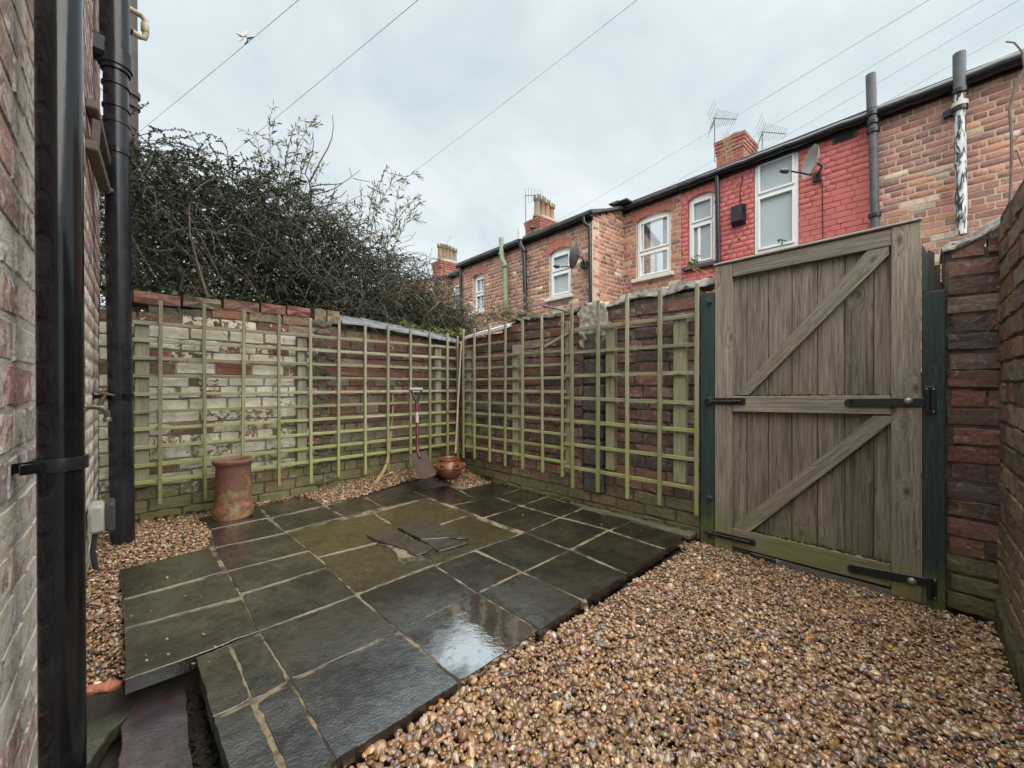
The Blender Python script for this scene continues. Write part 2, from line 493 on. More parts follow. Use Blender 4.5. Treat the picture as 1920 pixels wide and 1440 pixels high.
M['brown_pipe'] = plain('old_cast_pipe', (0.12, 0.105, 0.10), 0.6, 0.3, 12, 0.2, 0.3)
M['cream_pipe'] = plain('cream_plastic', (0.46, 0.44, 0.30), 0.45, 0.2, 14, 0.0, 0.4, dirt=((0.16, 0.15, 0.08), 0.6))
M['green_pipe'] = plain('sage_green_pipe', (0.22, 0.29, 0.19), 0.5, 0.15, 10, 0.0, 0.4)
M['white_pipe'] = plain('white_pipe', (0.60, 0.60, 0.57), 0.5, 0.15, 10)
def peel():
    m = Mat('peeling_white_paint'); P = m.pos()
    n1 = m.noise(m.mapv(P, (1, 1, 0.22)), 26, 6, 0.7, 0.6)
    c = m.mix(m.mr(n1, 0.46, 0.54), (0.66, 0.68, 0.68), (0.03, 0.035, 0.055))
    return m.fin(c, 0.5, m.bump(n1, 0.4, 0.004), 0.4)
M['peel'] = peel()
M['upvc'] = plain('white_upvc', (0.80, 0.81, 0.80), 0.35, 0.05, 6)
M['sill'] = plain('painted_sill', (0.62, 0.61, 0.57), 0.6, 0.15, 9, 0.2)
M['slate_roof'] = plain('roof_slate', (0.06, 0.062, 0.07), 0.6, 0.3, 8, 0.4)
M['coping_slate'] = plain('grey_slate_coping', (0.20, 0.215, 0.235), 0.45, 0.25, 9, 0.4, 0.4, dirt=((0.08, 0.085, 0.07), 0.5))
M['coping_pale'] = plain('pale_stone_coping', (0.52, 0.53, 0.53), 0.5, 0.15, 9, 0.3, 0.4, dirt=((0.22, 0.22, 0.2), 0.5))
M['pink'] = plain('pink_brick_lump', (0.42, 0.16, 0.10), 0.7, 0.25, 30, 0.6, 0.3)
M['soil'] = plain('wet_soil', (0.030, 0.025, 0.018), 0.8, 0.5, 30, 0.9, 0.3)
M['glazed'] = plain('glazed_terracotta', (0.20, 0.065, 0.028), 0.28, 0.3, 10, 0.1, 0.6, dirt=((0.14, 0.05, 0.03), 0.5))
M['potdark'] = plain('pocket_shade', (0.010, 0.008, 0.006), 0.9)  # near-black, painted shade for the planter's side pockets
M['spade_red'] = plain('red_painted_steel', (0.115, 0.018, 0.024), 0.4, 0.2, 20)
M['spade_blade'] = plain('rusty_steel', (0.055, 0.030, 0.021), 0.6, 0.3, 16, 0.3, 0.25, dirt=((0.085, 0.062, 0.055), 0.3))
M['spade_label'] = plain('worn_label', (0.42, 0.38, 0.34), 0.5, 0.3, 60, dirt=((0.16, 0.03, 0.03), 1.0))
M['grip'] = plain('worn_grip', (0.36, 0.36, 0.32), 0.5, 0.2, 40)
M['stem'] = plain('pale_woody_stem', (0.30, 0.215, 0.105), 0.6, 0.3, 25, 0.4, 0.3)
M['cane'] = plain('bamboo_cane', (0.33, 0.27, 0.19), 0.5, 0.2, 25)
M['twig'] = plain('twig_bark', (0.13, 0.105, 0.075), 0.8, 0.35, 20)
M['bare'] = plain('bare_branch_bark', (0.16, 0.135, 0.115), 0.8, 0.3, 20)
M['zinc'] = plain('zinc_bolt', (0.30, 0.30, 0.28), 0.42, 0.15, 60, 0.0, 0.5, 0.6)
M['brass'] = plain('dull_brass', (0.16, 0.12, 0.09), 0.38, 0.3, 40, 0.0, 0.5, 0.6)
M['iron_old'] = plain('weathered_iron', (0.12, 0.10, 0.08), 0.6, 0.35, 25, 0.4, 0.4, dirt=((0.05, 0.035, 0.025), 0.6))
M['box_grey'] = plain('grey_box_plastic', (0.36, 0.36, 0.32), 0.35, 0.08, 10)
M['box_dark'] = plain('dark_box_plastic', (0.045, 0.05, 0.055), 0.35, 0.1, 10)
M['dish_dark'] = plain('dark_dish_metal', (0.075, 0.08, 0.085), 0.45, 0.2, 14, 0.0, 0.5, dirt=((0.15, 0.12, 0.10), 0.4))
M['dish_pale'] = plain('pale_dish_metal', (0.30, 0.305, 0.28), 0.5, 0.15, 14, dirt=((0.2, 0.2, 0.17), 0.4))
M['alu'] = plain('aerial_metal', (0.12, 0.125, 0.13), 0.6, 0.1, 20)
M['wire'] = plain('overhead_cable', (0.62, 0.64, 0.65), 0.6, 0.1, 5)
M['vent'] = plain('vent_grille', (0.05, 0.042, 0.045), 0.5, 0.2, 20)
M['pot_buff'] = plain('buff_clay', (0.20, 0.155, 0.10), 0.7, 0.2, 6, 0.2, 0.3, dirt=((0.16, 0.13, 0.09), 0.7))
M['pot_orange'] = plain('orange_clay', (0.27, 0.16, 0.08), 0.7, 0.2, 6, 0.2, 0.3, dirt=((0.16, 0.10, 0.06), 0.5))
M['flaunch'] = plain('lead_flaunching', (0.20, 0.21, 0.225), 0.6, 0.3, 5, 0.3)
M['bird'] = plain('pale_feathers', (0.55, 0.54, 0.54), 0.8, 0.1, 20)
M['straw'] = plain('dry_grass', (0.36, 0.27, 0.15), 0.8, 0.25, 20)
M['alley'] = plain('alley_ground', (0.045, 0.045, 0.042), 0.8, 0.3, 6, 0.4)
M['sky_reflection'] = plain('painted_sky_reflection', (0.72, 0.74, 0.74), 0.9, 0.08, 5)  # white that imitates sky mirrored in the sash window
M['gable_brown'] = plain('gable_reflection', (0.16, 0.115, 0.085), 0.9, 0.15, 3)  # brown that imitates a gable mirrored in the sash window
def leaf_mat(name, c0, c1, ro=0.5, trans=0.15):
    m = Mat(name); P = m.pos()
    a = m.attr('bcol').outputs['Color']
    c = m.mix(m.mr(m.noise(P, 4, 4, 0.6), 0.3, 0.7), c0, c1)
    c = m.mix(1.0, c, a, 'MULTIPLY')
    return m.fin(c, ro, None, 0.25)
M['leaf_dark'] = leaf_mat('cotoneaster_leaves', (0.031, 0.045, 0.023), (0.064, 0.083, 0.045))
M['leaf_mid'] = leaf_mat('spray_leaves', (0.050, 0.066, 0.040), (0.10, 0.12, 0.075))
M['leaf_willow'] = leaf_mat('grey_green_leaves', (0.15, 0.17, 0.10), (0.23, 0.25, 0.16))
M['leaf_ivy'] = leaf_mat('ivy_leaves', (0.03, 0.07, 0.025), (0.06, 0.115, 0.04), 0.35)
M['leaf_light'] = leaf_mat('yellow_green_leaves', (0.13, 0.16, 0.045), (0.24, 0.27, 0.09))
M['leaf_olive'] = leaf_mat('olive_leaves', (0.085, 0.095, 0.05), (0.14, 0.15, 0.085))
M['leaf_buddleia'] = leaf_mat('buddleia_leaves', (0.14, 0.16, 0.10), (0.26, 0.24, 0.16))
def glass(name, base, ro, spec):
    m = Mat(name); P = m.pos()
    n = m.noise(P, 60, 4, 0.7)
    c = m.mix(m.mr(n, 0.35, 0.65), tuple(q * 0.88 for q in base), base)
    return m.fin(c, ro, m.bump(m.noise(P, 3, 2), 0.05, 0.02), spec, IOR=1.9)
M['pane_frost'] = glass('frosted_glass', (0.40, 0.47, 0.48), 0.3, 0.5)
M['pane_sky'] = glass('reflecting_glass', (0.30, 0.36, 0.38), 0.06, 0.7)
def clear_glass():
    m = Mat('clear_glass')
    g = m.n('ShaderNodeBsdfGlossy'); g.inputs['Roughness'].default_value = 0.02
    t = m.n('ShaderNodeBsdfTransparent')
    mx = m.n('ShaderNodeMixShader'); mx.inputs[0].default_value = 0.28
    m.t.links.new(t.outputs[0], mx.inputs[1]); m.t.links.new(g.outputs[0], mx.inputs[2])
    m.t.links.new(mx.outputs[0], m.out.inputs[0])
    return m.m
M['pane_clear'] = clear_glass()
def slab_mat(name, puddle=None):
    m = Mat(name); P = m.pos()
    a = m.n('ShaderNodeObjectInfo'); col, alp, rnd = a.outputs['Color'], a.outputs['Alpha'], a.outputs['Random']
    Pv = m.n('ShaderNodeVectorMath', operation='ADD'); m.put(Pv.inputs[0], P)
    cb = m.n('ShaderNodeCombineXYZ'); m.put(cb.inputs[2], m.math('MULTIPLY', rnd, 40.0)); m.put(Pv.inputs[1], cb.outputs[0])
    Q = Pv.outputs[0]
    n1 = m.noise(Q, 3.2, 6, 0.62, 0.8); n2 = m.noise(Q, 24, 6, 0.68); n3 = m.noise(Q, 110, 4, 0.65); n4 = m.noise(Q, 9, 5, 0.6, 1.5)
    c = m.mix(1.0, col, m.ramp(n1, [(0.25, 0.55), (0.5, 1.0), (0.75, 1.6)]), 'MULTIPLY')
    c = m.mix(1.0, c, m.ramp(n2, [(0.3, 0.6), (0.7, 1.45)]), 'MULTIPLY')
    mo = m.math('MULTIPLY', alp, m.mr(m.math('ADD', m.math('MULTIPLY', n4, 0.7), m.math('MULTIPLY', n2, 0.4)), 0.38, 0.66))
    c = m.mix(mo, c, m.mix(n3, (0.050, 0.037, 0.010), (0.110, 0.084, 0.024)))
    sp = m.mr(m.voro(Q, 26), 0.055, 0.035)
    c = m.mix(m.math('MULTIPLY', sp, m.mr(n2, 0.5, 0.62, 0, 0.55)), c, (0.26, 0.25, 0.22))
    sc1 = m.noise(m.mapv(Q, (9, 2.2, 4)), 2.6, 6, 0.75, 0.6)
    c = m.mix(m.mr(sc1, 0.60, 0.74, 0, 0.55), c, (0.060, 0.058, 0.050))
    h = m.math('ADD', m.math('ADD', m.math('MULTIPLY', n2, 0.8), m.math('MULTIPLY', n3, 0.55)), m.math('MULTIPLY', n4, 0.45))
    ro = m.mr(m.math('ADD', m.math('MULTIPLY', n1, 0.6), m.math('MULTIPLY', n4, 0.4)), 0.35, 0.68, 0.10, 0.33)
    b = m.bump(h, 0.6, 0.006)
    m.fin(c, ro, b, 0.5, IOR=1.9)
    fm = m.mr(m.math('ADD', m.math('MULTIPLY', m.noise(P, 2.1, 4, 0.6, 0.9), 0.75), m.math('MULTIPLY', n2, 0.38)), 0.48, 0.66, 0.12, 0.66)
    fg = m.n('ShaderNodeBsdfGlossy'); m.put(fg.inputs['Roughness'], m.mr(n2, 0.3, 0.7, 0.06, 0.2)); fg.inputs['Color'].default_value = (0.9, 0.92, 0.93, 1)
    m.t.links.new(m.bump(m.math('ADD', m.math('MULTIPLY', n2, 0.7), m.math('MULTIPLY', n3, 0.75)), 0.42, 0.005), fg.inputs['Normal'])
    lw = m.n('ShaderNodeLayerWeight'); lw.inputs[0].default_value = 0.45
    f1 = m.n('ShaderNodeMixShader'); up = m.mr(m.sep(m.n('ShaderNodeNewGeometry').outputs['True Normal'])[2], 0.93, 0.985)
    m.put(f1.inputs[0], m.math('MULTIPLY', m.math('MULTIPLY', fm, up), m.mr(lw.outputs['Fresnel'], 0.05, 0.38, 0.45, 1.0)))
    m.t.links.new(m.b.outputs[0], f1.inputs[1]); m.t.links.new(fg.outputs[0], f1.inputs[2])
    m.t.links.new(f1.outputs[0], m.out.inputs[0])
    if puddle:
        (px, py, rx, ry) = puddle
        d = m.n('ShaderNodeVectorMath', operation='LENGTH')
        m.put(d.inputs[0], m.mapv(P, (1 / rx, 1 / ry, 0), (-px / rx, -py / ry, 0)))
        e = m.math('ADD', d.outputs['Value'], m.math('MULTIPLY', m.math('SUBTRACT', m.noise(P, 9, 6, 0.7, 0.5), 0.5), 1.5))
        e = m.math('ADD', e, m.mr(m.noise(P, 34, 3), 0.62, 0.72, 0, 0.5))
        pm = m.mr(e, 1.05, 0.62)
        gl = m.n('ShaderNodeBsdfGlossy'); gl.inputs['Roughness'].default_value = 0.03
        gl.inputs['Color'].default_value = (0.92, 0.94, 0.95, 1)
        m.t.links.new(m.bump(m.math('ADD', m.noise(P, 22, 3), m.math('MULTIPLY', n3, 0.12)), 0.16, 0.004), gl.inputs['Normal'])
        mx = m.n('ShaderNodeMixShader'); m.put(mx.inputs[0], m.math('MULTIPLY', pm, 0.78))
        m.t.links.new(f1.outputs[0], mx.inputs[1]); m.t.links.new(gl.outputs[0], mx.inputs[2])
        m.t.links.new(mx.outputs[0], m.out.inputs[0])
    return m.m
M['slab'] = slab_mat('wet_slab')
def joint_mat():
    m = Mat('patio_joint_mortar'); P = m.pos()
    n1 = m.noise(P, 5, 5, 0.7); n2 = m.noise(P, 60, 5, 0.75)
    c = m.mix(m.mr(n2, 0.3, 0.7), (0.10, 0.08, 0.045), (0.30, 0.25, 0.16))
    c = m.mix(m.mr(n1, 0.46, 0.56, 0, 0.95), c, (0.022, 0.019, 0.013))
    return m.fin(c, 0.7, m.bump(n2, 0.8, 0.006), 0.4)
M['joint'] = joint_mat()
def terracotta():
    m = Mat('old_terracotta'); P = m.pos()
    n1 = m.noise(P, 7, 5, 0.65, 0.6); n2 = m.noise(P, 30, 5, 0.7); z = m.sep(P)[2]
    c = m.mix(m.mr(n2, 0.3, 0.7), (0.115, 0.055, 0.040), (0.185, 0.090, 0.062))
    c = m.mix(m.mr(m.math('ADD', m.noise(P, 11, 5, 0.7, 0.5), m.mr(z, 0.35, 0.02, 0, 0.14)), 0.62, 0.70, 0, 0.8), c, (0.36, 0.13, 0.045))
    c = m.mix(m.mr(m.math('ADD', m.noise(m.mapv(P, (1, 1, 1), (7, 3, 1)), 9, 6, 0.7), m.mr(z, 0.3, 0.05, 0, 0.15)), 0.60, 0.72, 0, 0.8), c, (0.26, 0.22, 0.10))
    return m.fin(c, 0.6, m.bump(n2, 0.3, 0.005), 0.4)
M['terracotta'] = terracotta()
def chimney_mat():
    m = Mat('chimney_brick'); P = m.obj()
    s = m.sep(P)
    cb = m.n('ShaderNodeCombineXYZ'); m.put(cb.inputs[0], m.math('ADD', s[0], s[1])); m.put(cb.inputs[1], s[2])
    bt = m.n('ShaderNodeTexBrick'); m.put(bt.inputs['Vector'], cb.outputs[0])
    for k, v in (('Scale', 1.0), ('Mortar Size', 0.009), ('Brick Width', 0.225), ('Row Height', 0.082)): bt.inputs[k].default_value = v
    bt.inputs['Color1'].default_value = (0.36, 0.13, 0.09, 1); bt.inputs['Color2'].default_value = (0.46, 0.19, 0.13, 1); bt.inputs['Mortar'].default_value = (0.13, 0.08, 0.07, 1)
    c = m.mix(m.mr(m.noise(P, 3, 5), 0.5, 0.75, 0, 0.5), bt.outputs[0], (0.12, 0.08, 0.07))
    return m.fin(c, 0.8, None, 0.2)
M['chimney'] = chimney_mat()
M['render_house'] = plain('far_brick_core', (0.30, 0.19, 0.14), 0.9)

# ------------------------------------------------------------------ brickwork
UP = V((0, 0, 1))
def unit_brick(seed):
    r = random.Random(seed)
    ring = [(-.5, -.5), (-.17, -.5), (.17, -.5), (.5, -.5), (.5, 0), (.5, .5), (.17, .5), (-.17, .5), (-.5, .5), (-.5, 0)]
    outer, inner, back = [], [], []
    for (x, z) in ring:
        cr = abs(x) == .5 and abs(z) == .5
        jx, jz = r.uniform(-.012, .012), r.uniform(-.045, .045)
        k = (0.975, 0.93) if cr else (1, 1)
        outer.append((x * k[0] + jx, .10 + r.uniform(-.05, .05), z * k[1] + jz))
        inner.append((x * (.962 if abs(x) == .5 else 1) + jx, r.uniform(-.05, .05), z * .89 + jz * .8))
        back.append((x, 1.0, z))
    vs = outer + inner + back + [(r.uniform(-.1, .1), r.uniform(-.06, .03), r.uniform(-.1, .1))]
    fs = []
    n = 10
    for k in range(n):
        k2 = (k + 1) % n
        fs.append((k, k2, n + k2, n + k)); fs.append((k2, k, 2 * n + k, 2 * n + k2)); fs.append((n + k, n + k2, 3 * n))
    return vs, fs
UB = [unit_brick(i) for i in range(8)]
UB_tri = []
for vs, fs in UB:
    t = []
    for f in fs:
        t.append(f[:3])
        if len(f) == 4: t.append((f[0], f[2], f[3]))
    UB_tri.append((np.array(vs), np.array(t)))
_bm = {}
def brick_meshes(mat):
    if mat.name not in _bm:
        out = []
        for vs, fs in UB:
            me = bpy.data.meshes.new('brick'); me.from_pydata(vs, [], fs); me.update()
            fix_normals(me); me.materials.append(mat); out.append(me)
        _bm[mat.name] = out
    return _bm[mat.name]
def put_brick(parent, meshes, P, X, Y, Z, col, name='brick'):
    """P front-centre, X/Y/Z scaled axes (along, into the wall, up)"""
    if X.cross(Y).dot(Z) < 0: X = -X
    o = bpy.data.objects.new(name, R.choice(meshes)); COL.objects.link(o)
    o.parent = parent
    w = wloc(parent)
    o.matrix_basis = Matrix(((X.x, Y.x, Z.x, P.x - w.x), (X.y, Y.y, Z.y, P.y - w.y), (X.z, Y.z, Z.z, P.z - w.z), (0, 0, 0, 1)))
    o.color = col
    return o
def interp(pts):
    pts = sorted(pts); xs = [p[0] for p in pts]; ys = [p[1] for p in pts]
    return lambda s: float(np.interp(s, xs, ys))
def strips(s0, s1, z0, ztop, voids, step=0.3):
    """rectangles (sa, sb, za, zb) that fill the wall face round the voids"""
    cuts = {s0, s1}
    for (a, b, c, d) in voids:
        for q in (a, b):
            if s0 < q < s1: cuts.add(q)
    cuts = sorted(cuts); out = []
    for a, b in zip(cuts, cuts[1:]):
        m = max(1, int(round((b - a) / step)))
        for i in range(m):
            p, q = a + (b - a) * i / m, a + (b - a) * (i + 1) / m
            zt = min(ztop(p), ztop(q)); zs = [(z0, zt)]
            for (c, d, e, f) in voids:
                if c < (p + q) / 2 < d:
                    nz = []
                    for (x, y) in zs:
                        if e > x: nz.append((x, min(e, y)))
                        if f < y: nz.append((max(f, x), y))
                    zs = nz
            out += [(p, q, x, y) for (x, y) in zs if y - x > 0.01]
    return out
def lay_bricks(root, fr, s0, s1, z0, ztop, course, blen, mats, core_mat, colf, joint=0.010, recess=0.012, thick=0.22, voids=(), limit=300, header_every=4, core_parent=None, depth=0.06, jit=0.003, core_name='mortar', zj=0.002, header_z=None, half=0.04):
    """one brick wall: mortar core plus single bricks; the nearest 'limit' bricks are parts, the rest one joined part"""
    mb = MB()
    for (p, q, x, y) in strips(s0, s1, z0, lambda s: ztop(s) - 0.012, voids, 0.25):
        c = fr.pt((p + q) / 2, (x + y) / 2, -recess - thick / 2)
        mb.box(c, fr.d, fr.n, UP, q - p, thick, y - x, 0.0005)
    mb.build(core_name, core_mat, core_parent or root, 0)
    todo = []
    k = 0; z = z0
    while z < 30:
        zc = z + course / 2
        if zc > max(ztop(s0 + (s1 - s0) * i / 20) for i in range(21)): break
        head = header_every and k % header_every == (header_every - 1)
        if header_z is not None: head = header_z(zc, k)
        L = blen / 2 if head else blen
        off = R.uniform(0.1, 0.35) * blen if k % 2 else 0.0
        if head: off = blen * 0.25
        s = s0 - off
        while s < s1:
            l = L * R.uniform(0.965, 1.03)
            if R.random() < half and not head: l = L * 0.5
            a, b = max(s, s0), min(s + l, s1)
            s += l
            segs = [(a, b)]
            for (c, d, e, f) in voids:
                if z + course * 0.35 < f and z + course * 0.65 > e:
                    ns = []
                    for (x, y) in segs:
                        if c > x: ns.append((x, min(c, y)))
                        if d < y: ns.append((max(d, x), y))
                    segs = [q for q in ns if q[1] > q[0]]
            for (x, y) in segs:
                if y - x < 0.035: continue
                m = (x + y) / 2
                if z + course * 0.8 > ztop(m): continue
                P = fr.pt(m, zc + R.uniform(-zj, zj), R.uniform(-jit, jit))
                todo.append(((P - V((0, 0, CH))).length, P, y - x - joint, course - joint + R.uniform(-0.003, 0.003), m, zc))
        z += course; k += 1
    todo.sort(key=lambda q: q[0])
    meshes = brick_meshes(mats[0])
    vs, fs, cs = [], [], []
    base = 0
    rot = 0.012 if jit > 0.002 else 0.004
    for i, (dd, P, l, h, m, zc) in enumerate(todo):
        a = R.gauss(0, rot)
        X = (fr.d * math.cos(a) + UP * math.sin(a)) * l
        Z = (UP * math.cos(a) - fr.d * math.sin(a)) * h
        Y = -fr.n * depth
        col = colf(m, zc)
        if i < limit:
            put_brick(root, meshes, P, X, Y, Z, col)
        else:
            v, f = UB_tri[R.randrange(8)]
            A = np.array([X, Y, Z])
            vs.append(v @ A + np.array(P)); fs.append(f + base); base += len(v)
            cs.append(np.tile(np.array(col), (len(v), 1)))
    if vs:
        o = np_mesh('brickwork', np.concatenate(vs), np.concatenate(fs), mats[1], root, [('bcol', np.concatenate(cs))])
        o['kind'] = 'stuff'
    return todo
def pick(cols, ws):
    c = R.choices(cols, ws)[0]
    k = R.uniform(0.8, 1.22)
    return (c[0] * k, c[1] * k * R.uniform(0.94, 1.06), c[2] * k * R.uniform(0.92, 1.08))
def pxtop(fr, pts, off=0.0):
    return interp([fr.hit(x, y, off) for (x, y) in pts])

# ------------------------------------------------------------------ the setting
g = MB()
g.add([V((-60, -60, -0.22)), V((90, -60, -0.22)), V((90, 90, -0.22)), V((-60, 90, -0.22))], [(0, 1, 2, 3)])
tag(g.build('ground', M['alley'], None, 0), kind='structure')

# --- back-left wall (lime washed at its left half)
def wa_col(s, z):
    w = min(1, max(0, (1.52 - s) / 0.55)) * min(1, max(0.0, (1.60 - z) / 0.28)) * min(1, max(0.25, (z - 0.02) / 0.3))
    if z > 1.3: c = pick([(0.21, 0.095, 0.06), (0.18, 0.10, 0.07), (0.20, 0.15, 0.10)], [4, 3, 3])
    elif s < 1.35: c = pick([(0.22, 0.09, 0.06), (0.20, 0.13, 0.09), (0.14, 0.085, 0.065)], [4, 3, 1])
    else: c = pick([(0.19, 0.085, 0.058), (0.145, 0.082, 0.062), (0.19, 0.15, 0.11), (0.10, 0.07, 0.058)], [4, 3, 2.5, 1.5] if z > 0.55 else [1, 2, 5, 2])
    a = w * R.choice((0.62, 0.75, 0.85, 0.9, 0.95, 1.0)) if R.random() > 0.12 else 0.25 * w
    return (*c, max(a, R.choice((0, 0, 0, 0.2, 0.35))))
wa_top = interp([WA.hit(x, y) for (x, y) in ((192, 585), (245, 566), (585, 594), (640, 612), (690, 617), (858, 645))])
wall_a = thing('brick_wall', 'old brick wall under the dark shrub, flaking lime wash and green algae behind its trellis', 'wall', WA.pt(1.4, -0.05, -0.1))
lay_bricks(wall_a, WA, -0.06, 2.86, -0.10, wa_top, 0.0865, 0.236, (M['brick_back'], M['brick_back_s']), M['mortar_back'], wa_col, recess=0.008, jit=0.004, zj=0.004, joint=0.008, depth=0.05)
# coping course of bigger bricks laid flat along the top of the left half
xs = [-0.02, 0.10, 0.36, 0.60, 0.85, 1.04, 1.235]
for i in range(len(xs) - 1):
    a, b = xs[i], xs[i + 1]
    z = wa_top((a + b) / 2) + 0.036
    red = [(0.17, 0.12, 0.085), (0.19, 0.09, 0.065), (0.15, 0.115, 0.08), (0.17, 0.095, 0.07), (0.20, 0.080, 0.062), (0.20, 0.076, 0.06)][i]
    put_brick(wall_a, brick_meshes(M['brick_back']), WA.pt((a + b) / 2, z, 0.008), WA.d * (b - a - 0.008), -WA.n * 0.22, UP * 0.085, (*red, 0.12), 'coping_brick')
for (x0, y0, x1, y1) in ((589, 580, 612, 604), (613, 583, 638, 606)):
    a, za = WA.hit(x0, y1); b, zb = WA.hit(x1, y0)
    put_brick(wall_a, brick_meshes(M['brick_back']), WA.pt((a + b) / 2, (za + zb) / 2, 0.0), WA.d * (b - a - 0.006), -WA.n * 0.2, UP * (zb - za), (0.20, 0.16, 0.10, 0.1), 'coping_brick')
# slates leaning as a coping along the right half
cs_px = [((640, 591), (692, 599)), ((686, 598), (748, 610)), ((738, 607), (812, 622)), ((800, 620), (862, 634))]
for i, ((xa, ya), (xb, yb)) in enumerate(cs_px):
    a, za = WA.hit(xa, ya, 0.06); b, zb = WA.hit(xb, yb, 0.06)
    p = [WA.pt(a, za - 0.055, 0.075), WA.pt(b, zb - 0.045, 0.075), WA.pt(b + 0.03, zb + 0.035, -0.15), WA.pt(a + 0.03, za + 0.04, -0.15)]
    mb = MB(); mb.prism([q + V((0, 0, 0.004 * (i % 2))) for q in p], V((0, 0, -0.022)), 0.004)
    mb.build('coping_slate', M['coping_slate'], wall_a, 30)
# rough grey mortar where two builds of wall meet
def lumps(parent, name, mat, pts, r0, r1, squash=(1, 1, 1), n=7):
    mb = MB()
    for P in pts:
        r = R.uniform(r0, r1); ph = R.uniform(0, 9)
        vs, fs = [], []
        m1, m2 = 9, 6
        for i in range(m2 + 1):
            t = math.pi * i / m2
            for j in range(m1):
                u = 2 * math.pi * j / m1
                d = V((math.sin(t) * math.cos(u), math.sin(t) * math.sin(u), math.cos(t)))
                k = r * (1 + 0.45 * mnoise.noise(d * 1.7 + V((ph, 0, 0))))
                vs.append(P + V((d.x * squash[0], d.y * squash[1], d.z * squash[2])) * k)
        for i in range(m2):
            for j in range(m1):
                j2 = (j + 1) % m1
                fs.append((i * m1 + j, i * m1 + j2, (i + 1) * m1 + j2, (i + 1) * m1 + j))
        mb.add(vs, fs)
    return mb.build(name, mat, parent, 60)
pts = [WA.px(R.gauss(607, 9), R.uniform(600, 905), -0.004) for _ in range(120)]
o = lumps(wall_a, 'rubble_mortar', M['mortar_back'], pts, 0.016, 0.045, (1, 0.4, 0.8)); o['kind'] = 'stuff'

def inpoly(x, y, poly):
    r = np.zeros(len(x), bool); n = len(poly)
    for i in range(n):
        x1, y1 = poly[i]; x2, y2 = poly[(i + 1) % n]
        c = ((y1 > y) != (y2 > y)) & (x < (x2 - x1) * (y - y1) / (y2 - y1 + 1e-12) + x1)
        r ^= c
    return r
def haunch(parent, name, mat, pts, w, h, back=-1, seed=0, n=70):
    '''a rough mortar capping that follows pts (wall face points) and runs w deep behind them'''
    pts = [V(p) for p in pts]; vs, fs = [], []
    L = [0.0]
    for a, b in zip(pts, pts[1:]): L.append(L[-1] + (b - a).length)
    nrm = (pts[-1] - pts[0]); nrm.z = 0; nrm = nrm.cross(UP).normalized() * back
    prof = [(0.03, -0.35), (-0.012, -0.30), (-0.014, 0.05), (0.02, 0.45), (0.10, 0.85), (0.3, 1.0), (0.6, 0.95), (0.9, 0.7), (1.0, -0.2)]
    m = len(prof)
    for i in range(n + 1):
        l = L[-1] * i / n
        k = max(j for j in range(len(L)) if L[j] <= l + 1e-9); k = min(k, len(pts) - 2)
        P = pts[k].lerp(pts[k + 1], (l - L[k]) / (L[k + 1] - L[k]))
        e = 0.55 + 0.45 * min(1, 8 * i / n, 8 * (n - i) / n)
        for (a, b) in prof:
            q = P + nrm * (a * w if a > 0.02 else a) + UP * (b * h * e)
            d = mnoise.noise(q * 9 + V((seed, 0, 0))) * 0.020 + mnoise.noise(q * 28 + V((0, seed, 0))) * 0.010
            vs.append(q + UP * d - nrm * d * 0.6)
    for i in range(n):
        for j in range(m - 1):
            fs.append((i * m + j, (i + 1) * m + j, (i + 1) * m + j + 1, i * m + j + 1))
    return MB().add(vs, fs).build(name, mat, parent, 75)
def patch(parent, name, mat, fr, outline, off, amp, seed=0, step=0.016):
    '''an uneven skin of render on a wall face inside an (s, z) outline'''
    ss = [p[0] for p in outline]; zs = [p[1] for p in outline]
    xs_ = np.arange(min(ss), max(ss) + step, step); ys_ = np.arange(min(zs), max(zs) + step, step)
    X, Y = np.meshgrid(xs_, ys_); wob = np.array([[mnoise.noise(V((a * 14, b * 14, seed))) * 0.022 for a in xs_] for b in ys_])
    ins = inpoly((X + wob).ravel(), (Y + wob).ravel(), outline).reshape(X.shape)
    vs, fs = [], []
    for j in range(len(ys_)):
        for i in range(len(xs_)):
            q = V((xs_[i] * 22, ys_[j] * 22, seed))
            d = off + amp * (mnoise.noise(q) + 0.5 * mnoise.noise(q * 2.7)) if ins[j, i] else -0.05
            vs.append(fr.pt(xs_[i], ys_[j], d))
    w_ = len(xs_)
    for j in range(len(ys_) - 1):
        for i in range(w_ - 1):
            if ins[j, i] or ins[j, i + 1] or ins[j + 1, i] or ins[j + 1, i + 1]: fs.append((j * w_ + i, j * w_ + i + 1, (j + 1) * w_ + i + 1, (j + 1) * w_ + i))
    return MB().add(vs, fs).build(name, mat, parent, 80)

# --- gate wall, long piece left of the gate
wb_l = WB.hit(1313, 700)[0]; wb_r = WB.hit(1771, 700)[0]
def wb_col(s, z):
    c = pick([(0.185, 0.100, 0.077), (0.145, 0.094, 0.078), (0.24, 0.115, 0.082), (0.21, 0.16, 0.125), (0.105, 0.078, 0.07)], [4, 3, 2, 1.5, 2])
    if z < 0.12: c = pick([(0.13, 0.10, 0.06), (0.17, 0.08, 0.055), (0.12, 0.075, 0.055)], [3, 2, 2])
    if z > 1.4 and s > 2: c = pick([(0.26, 0.12, 0.055), (0.12, 0.07, 0.055), (0.2, 0.08, 0.05)], [1, 2, 2])
    return (*c, R.choice((0, 0, 0, 0.1, 0.2)))
wb_top = pxtop(WB, ((866, 640), (952, 613), (955, 596), (1060, 592), (1070, 580), (1130, 572), (1175, 562), (1345, 535)))
wall_b = thing('brick_wall', 'dark mossy brick wall with a stone pier behind two trellises beside the wooden gate', 'wall', WB.pt(2.2, -0.1, -0.1))
pier_s = (WB.hit(1134, 800)[0], WB.hit(1093, 800)[0])
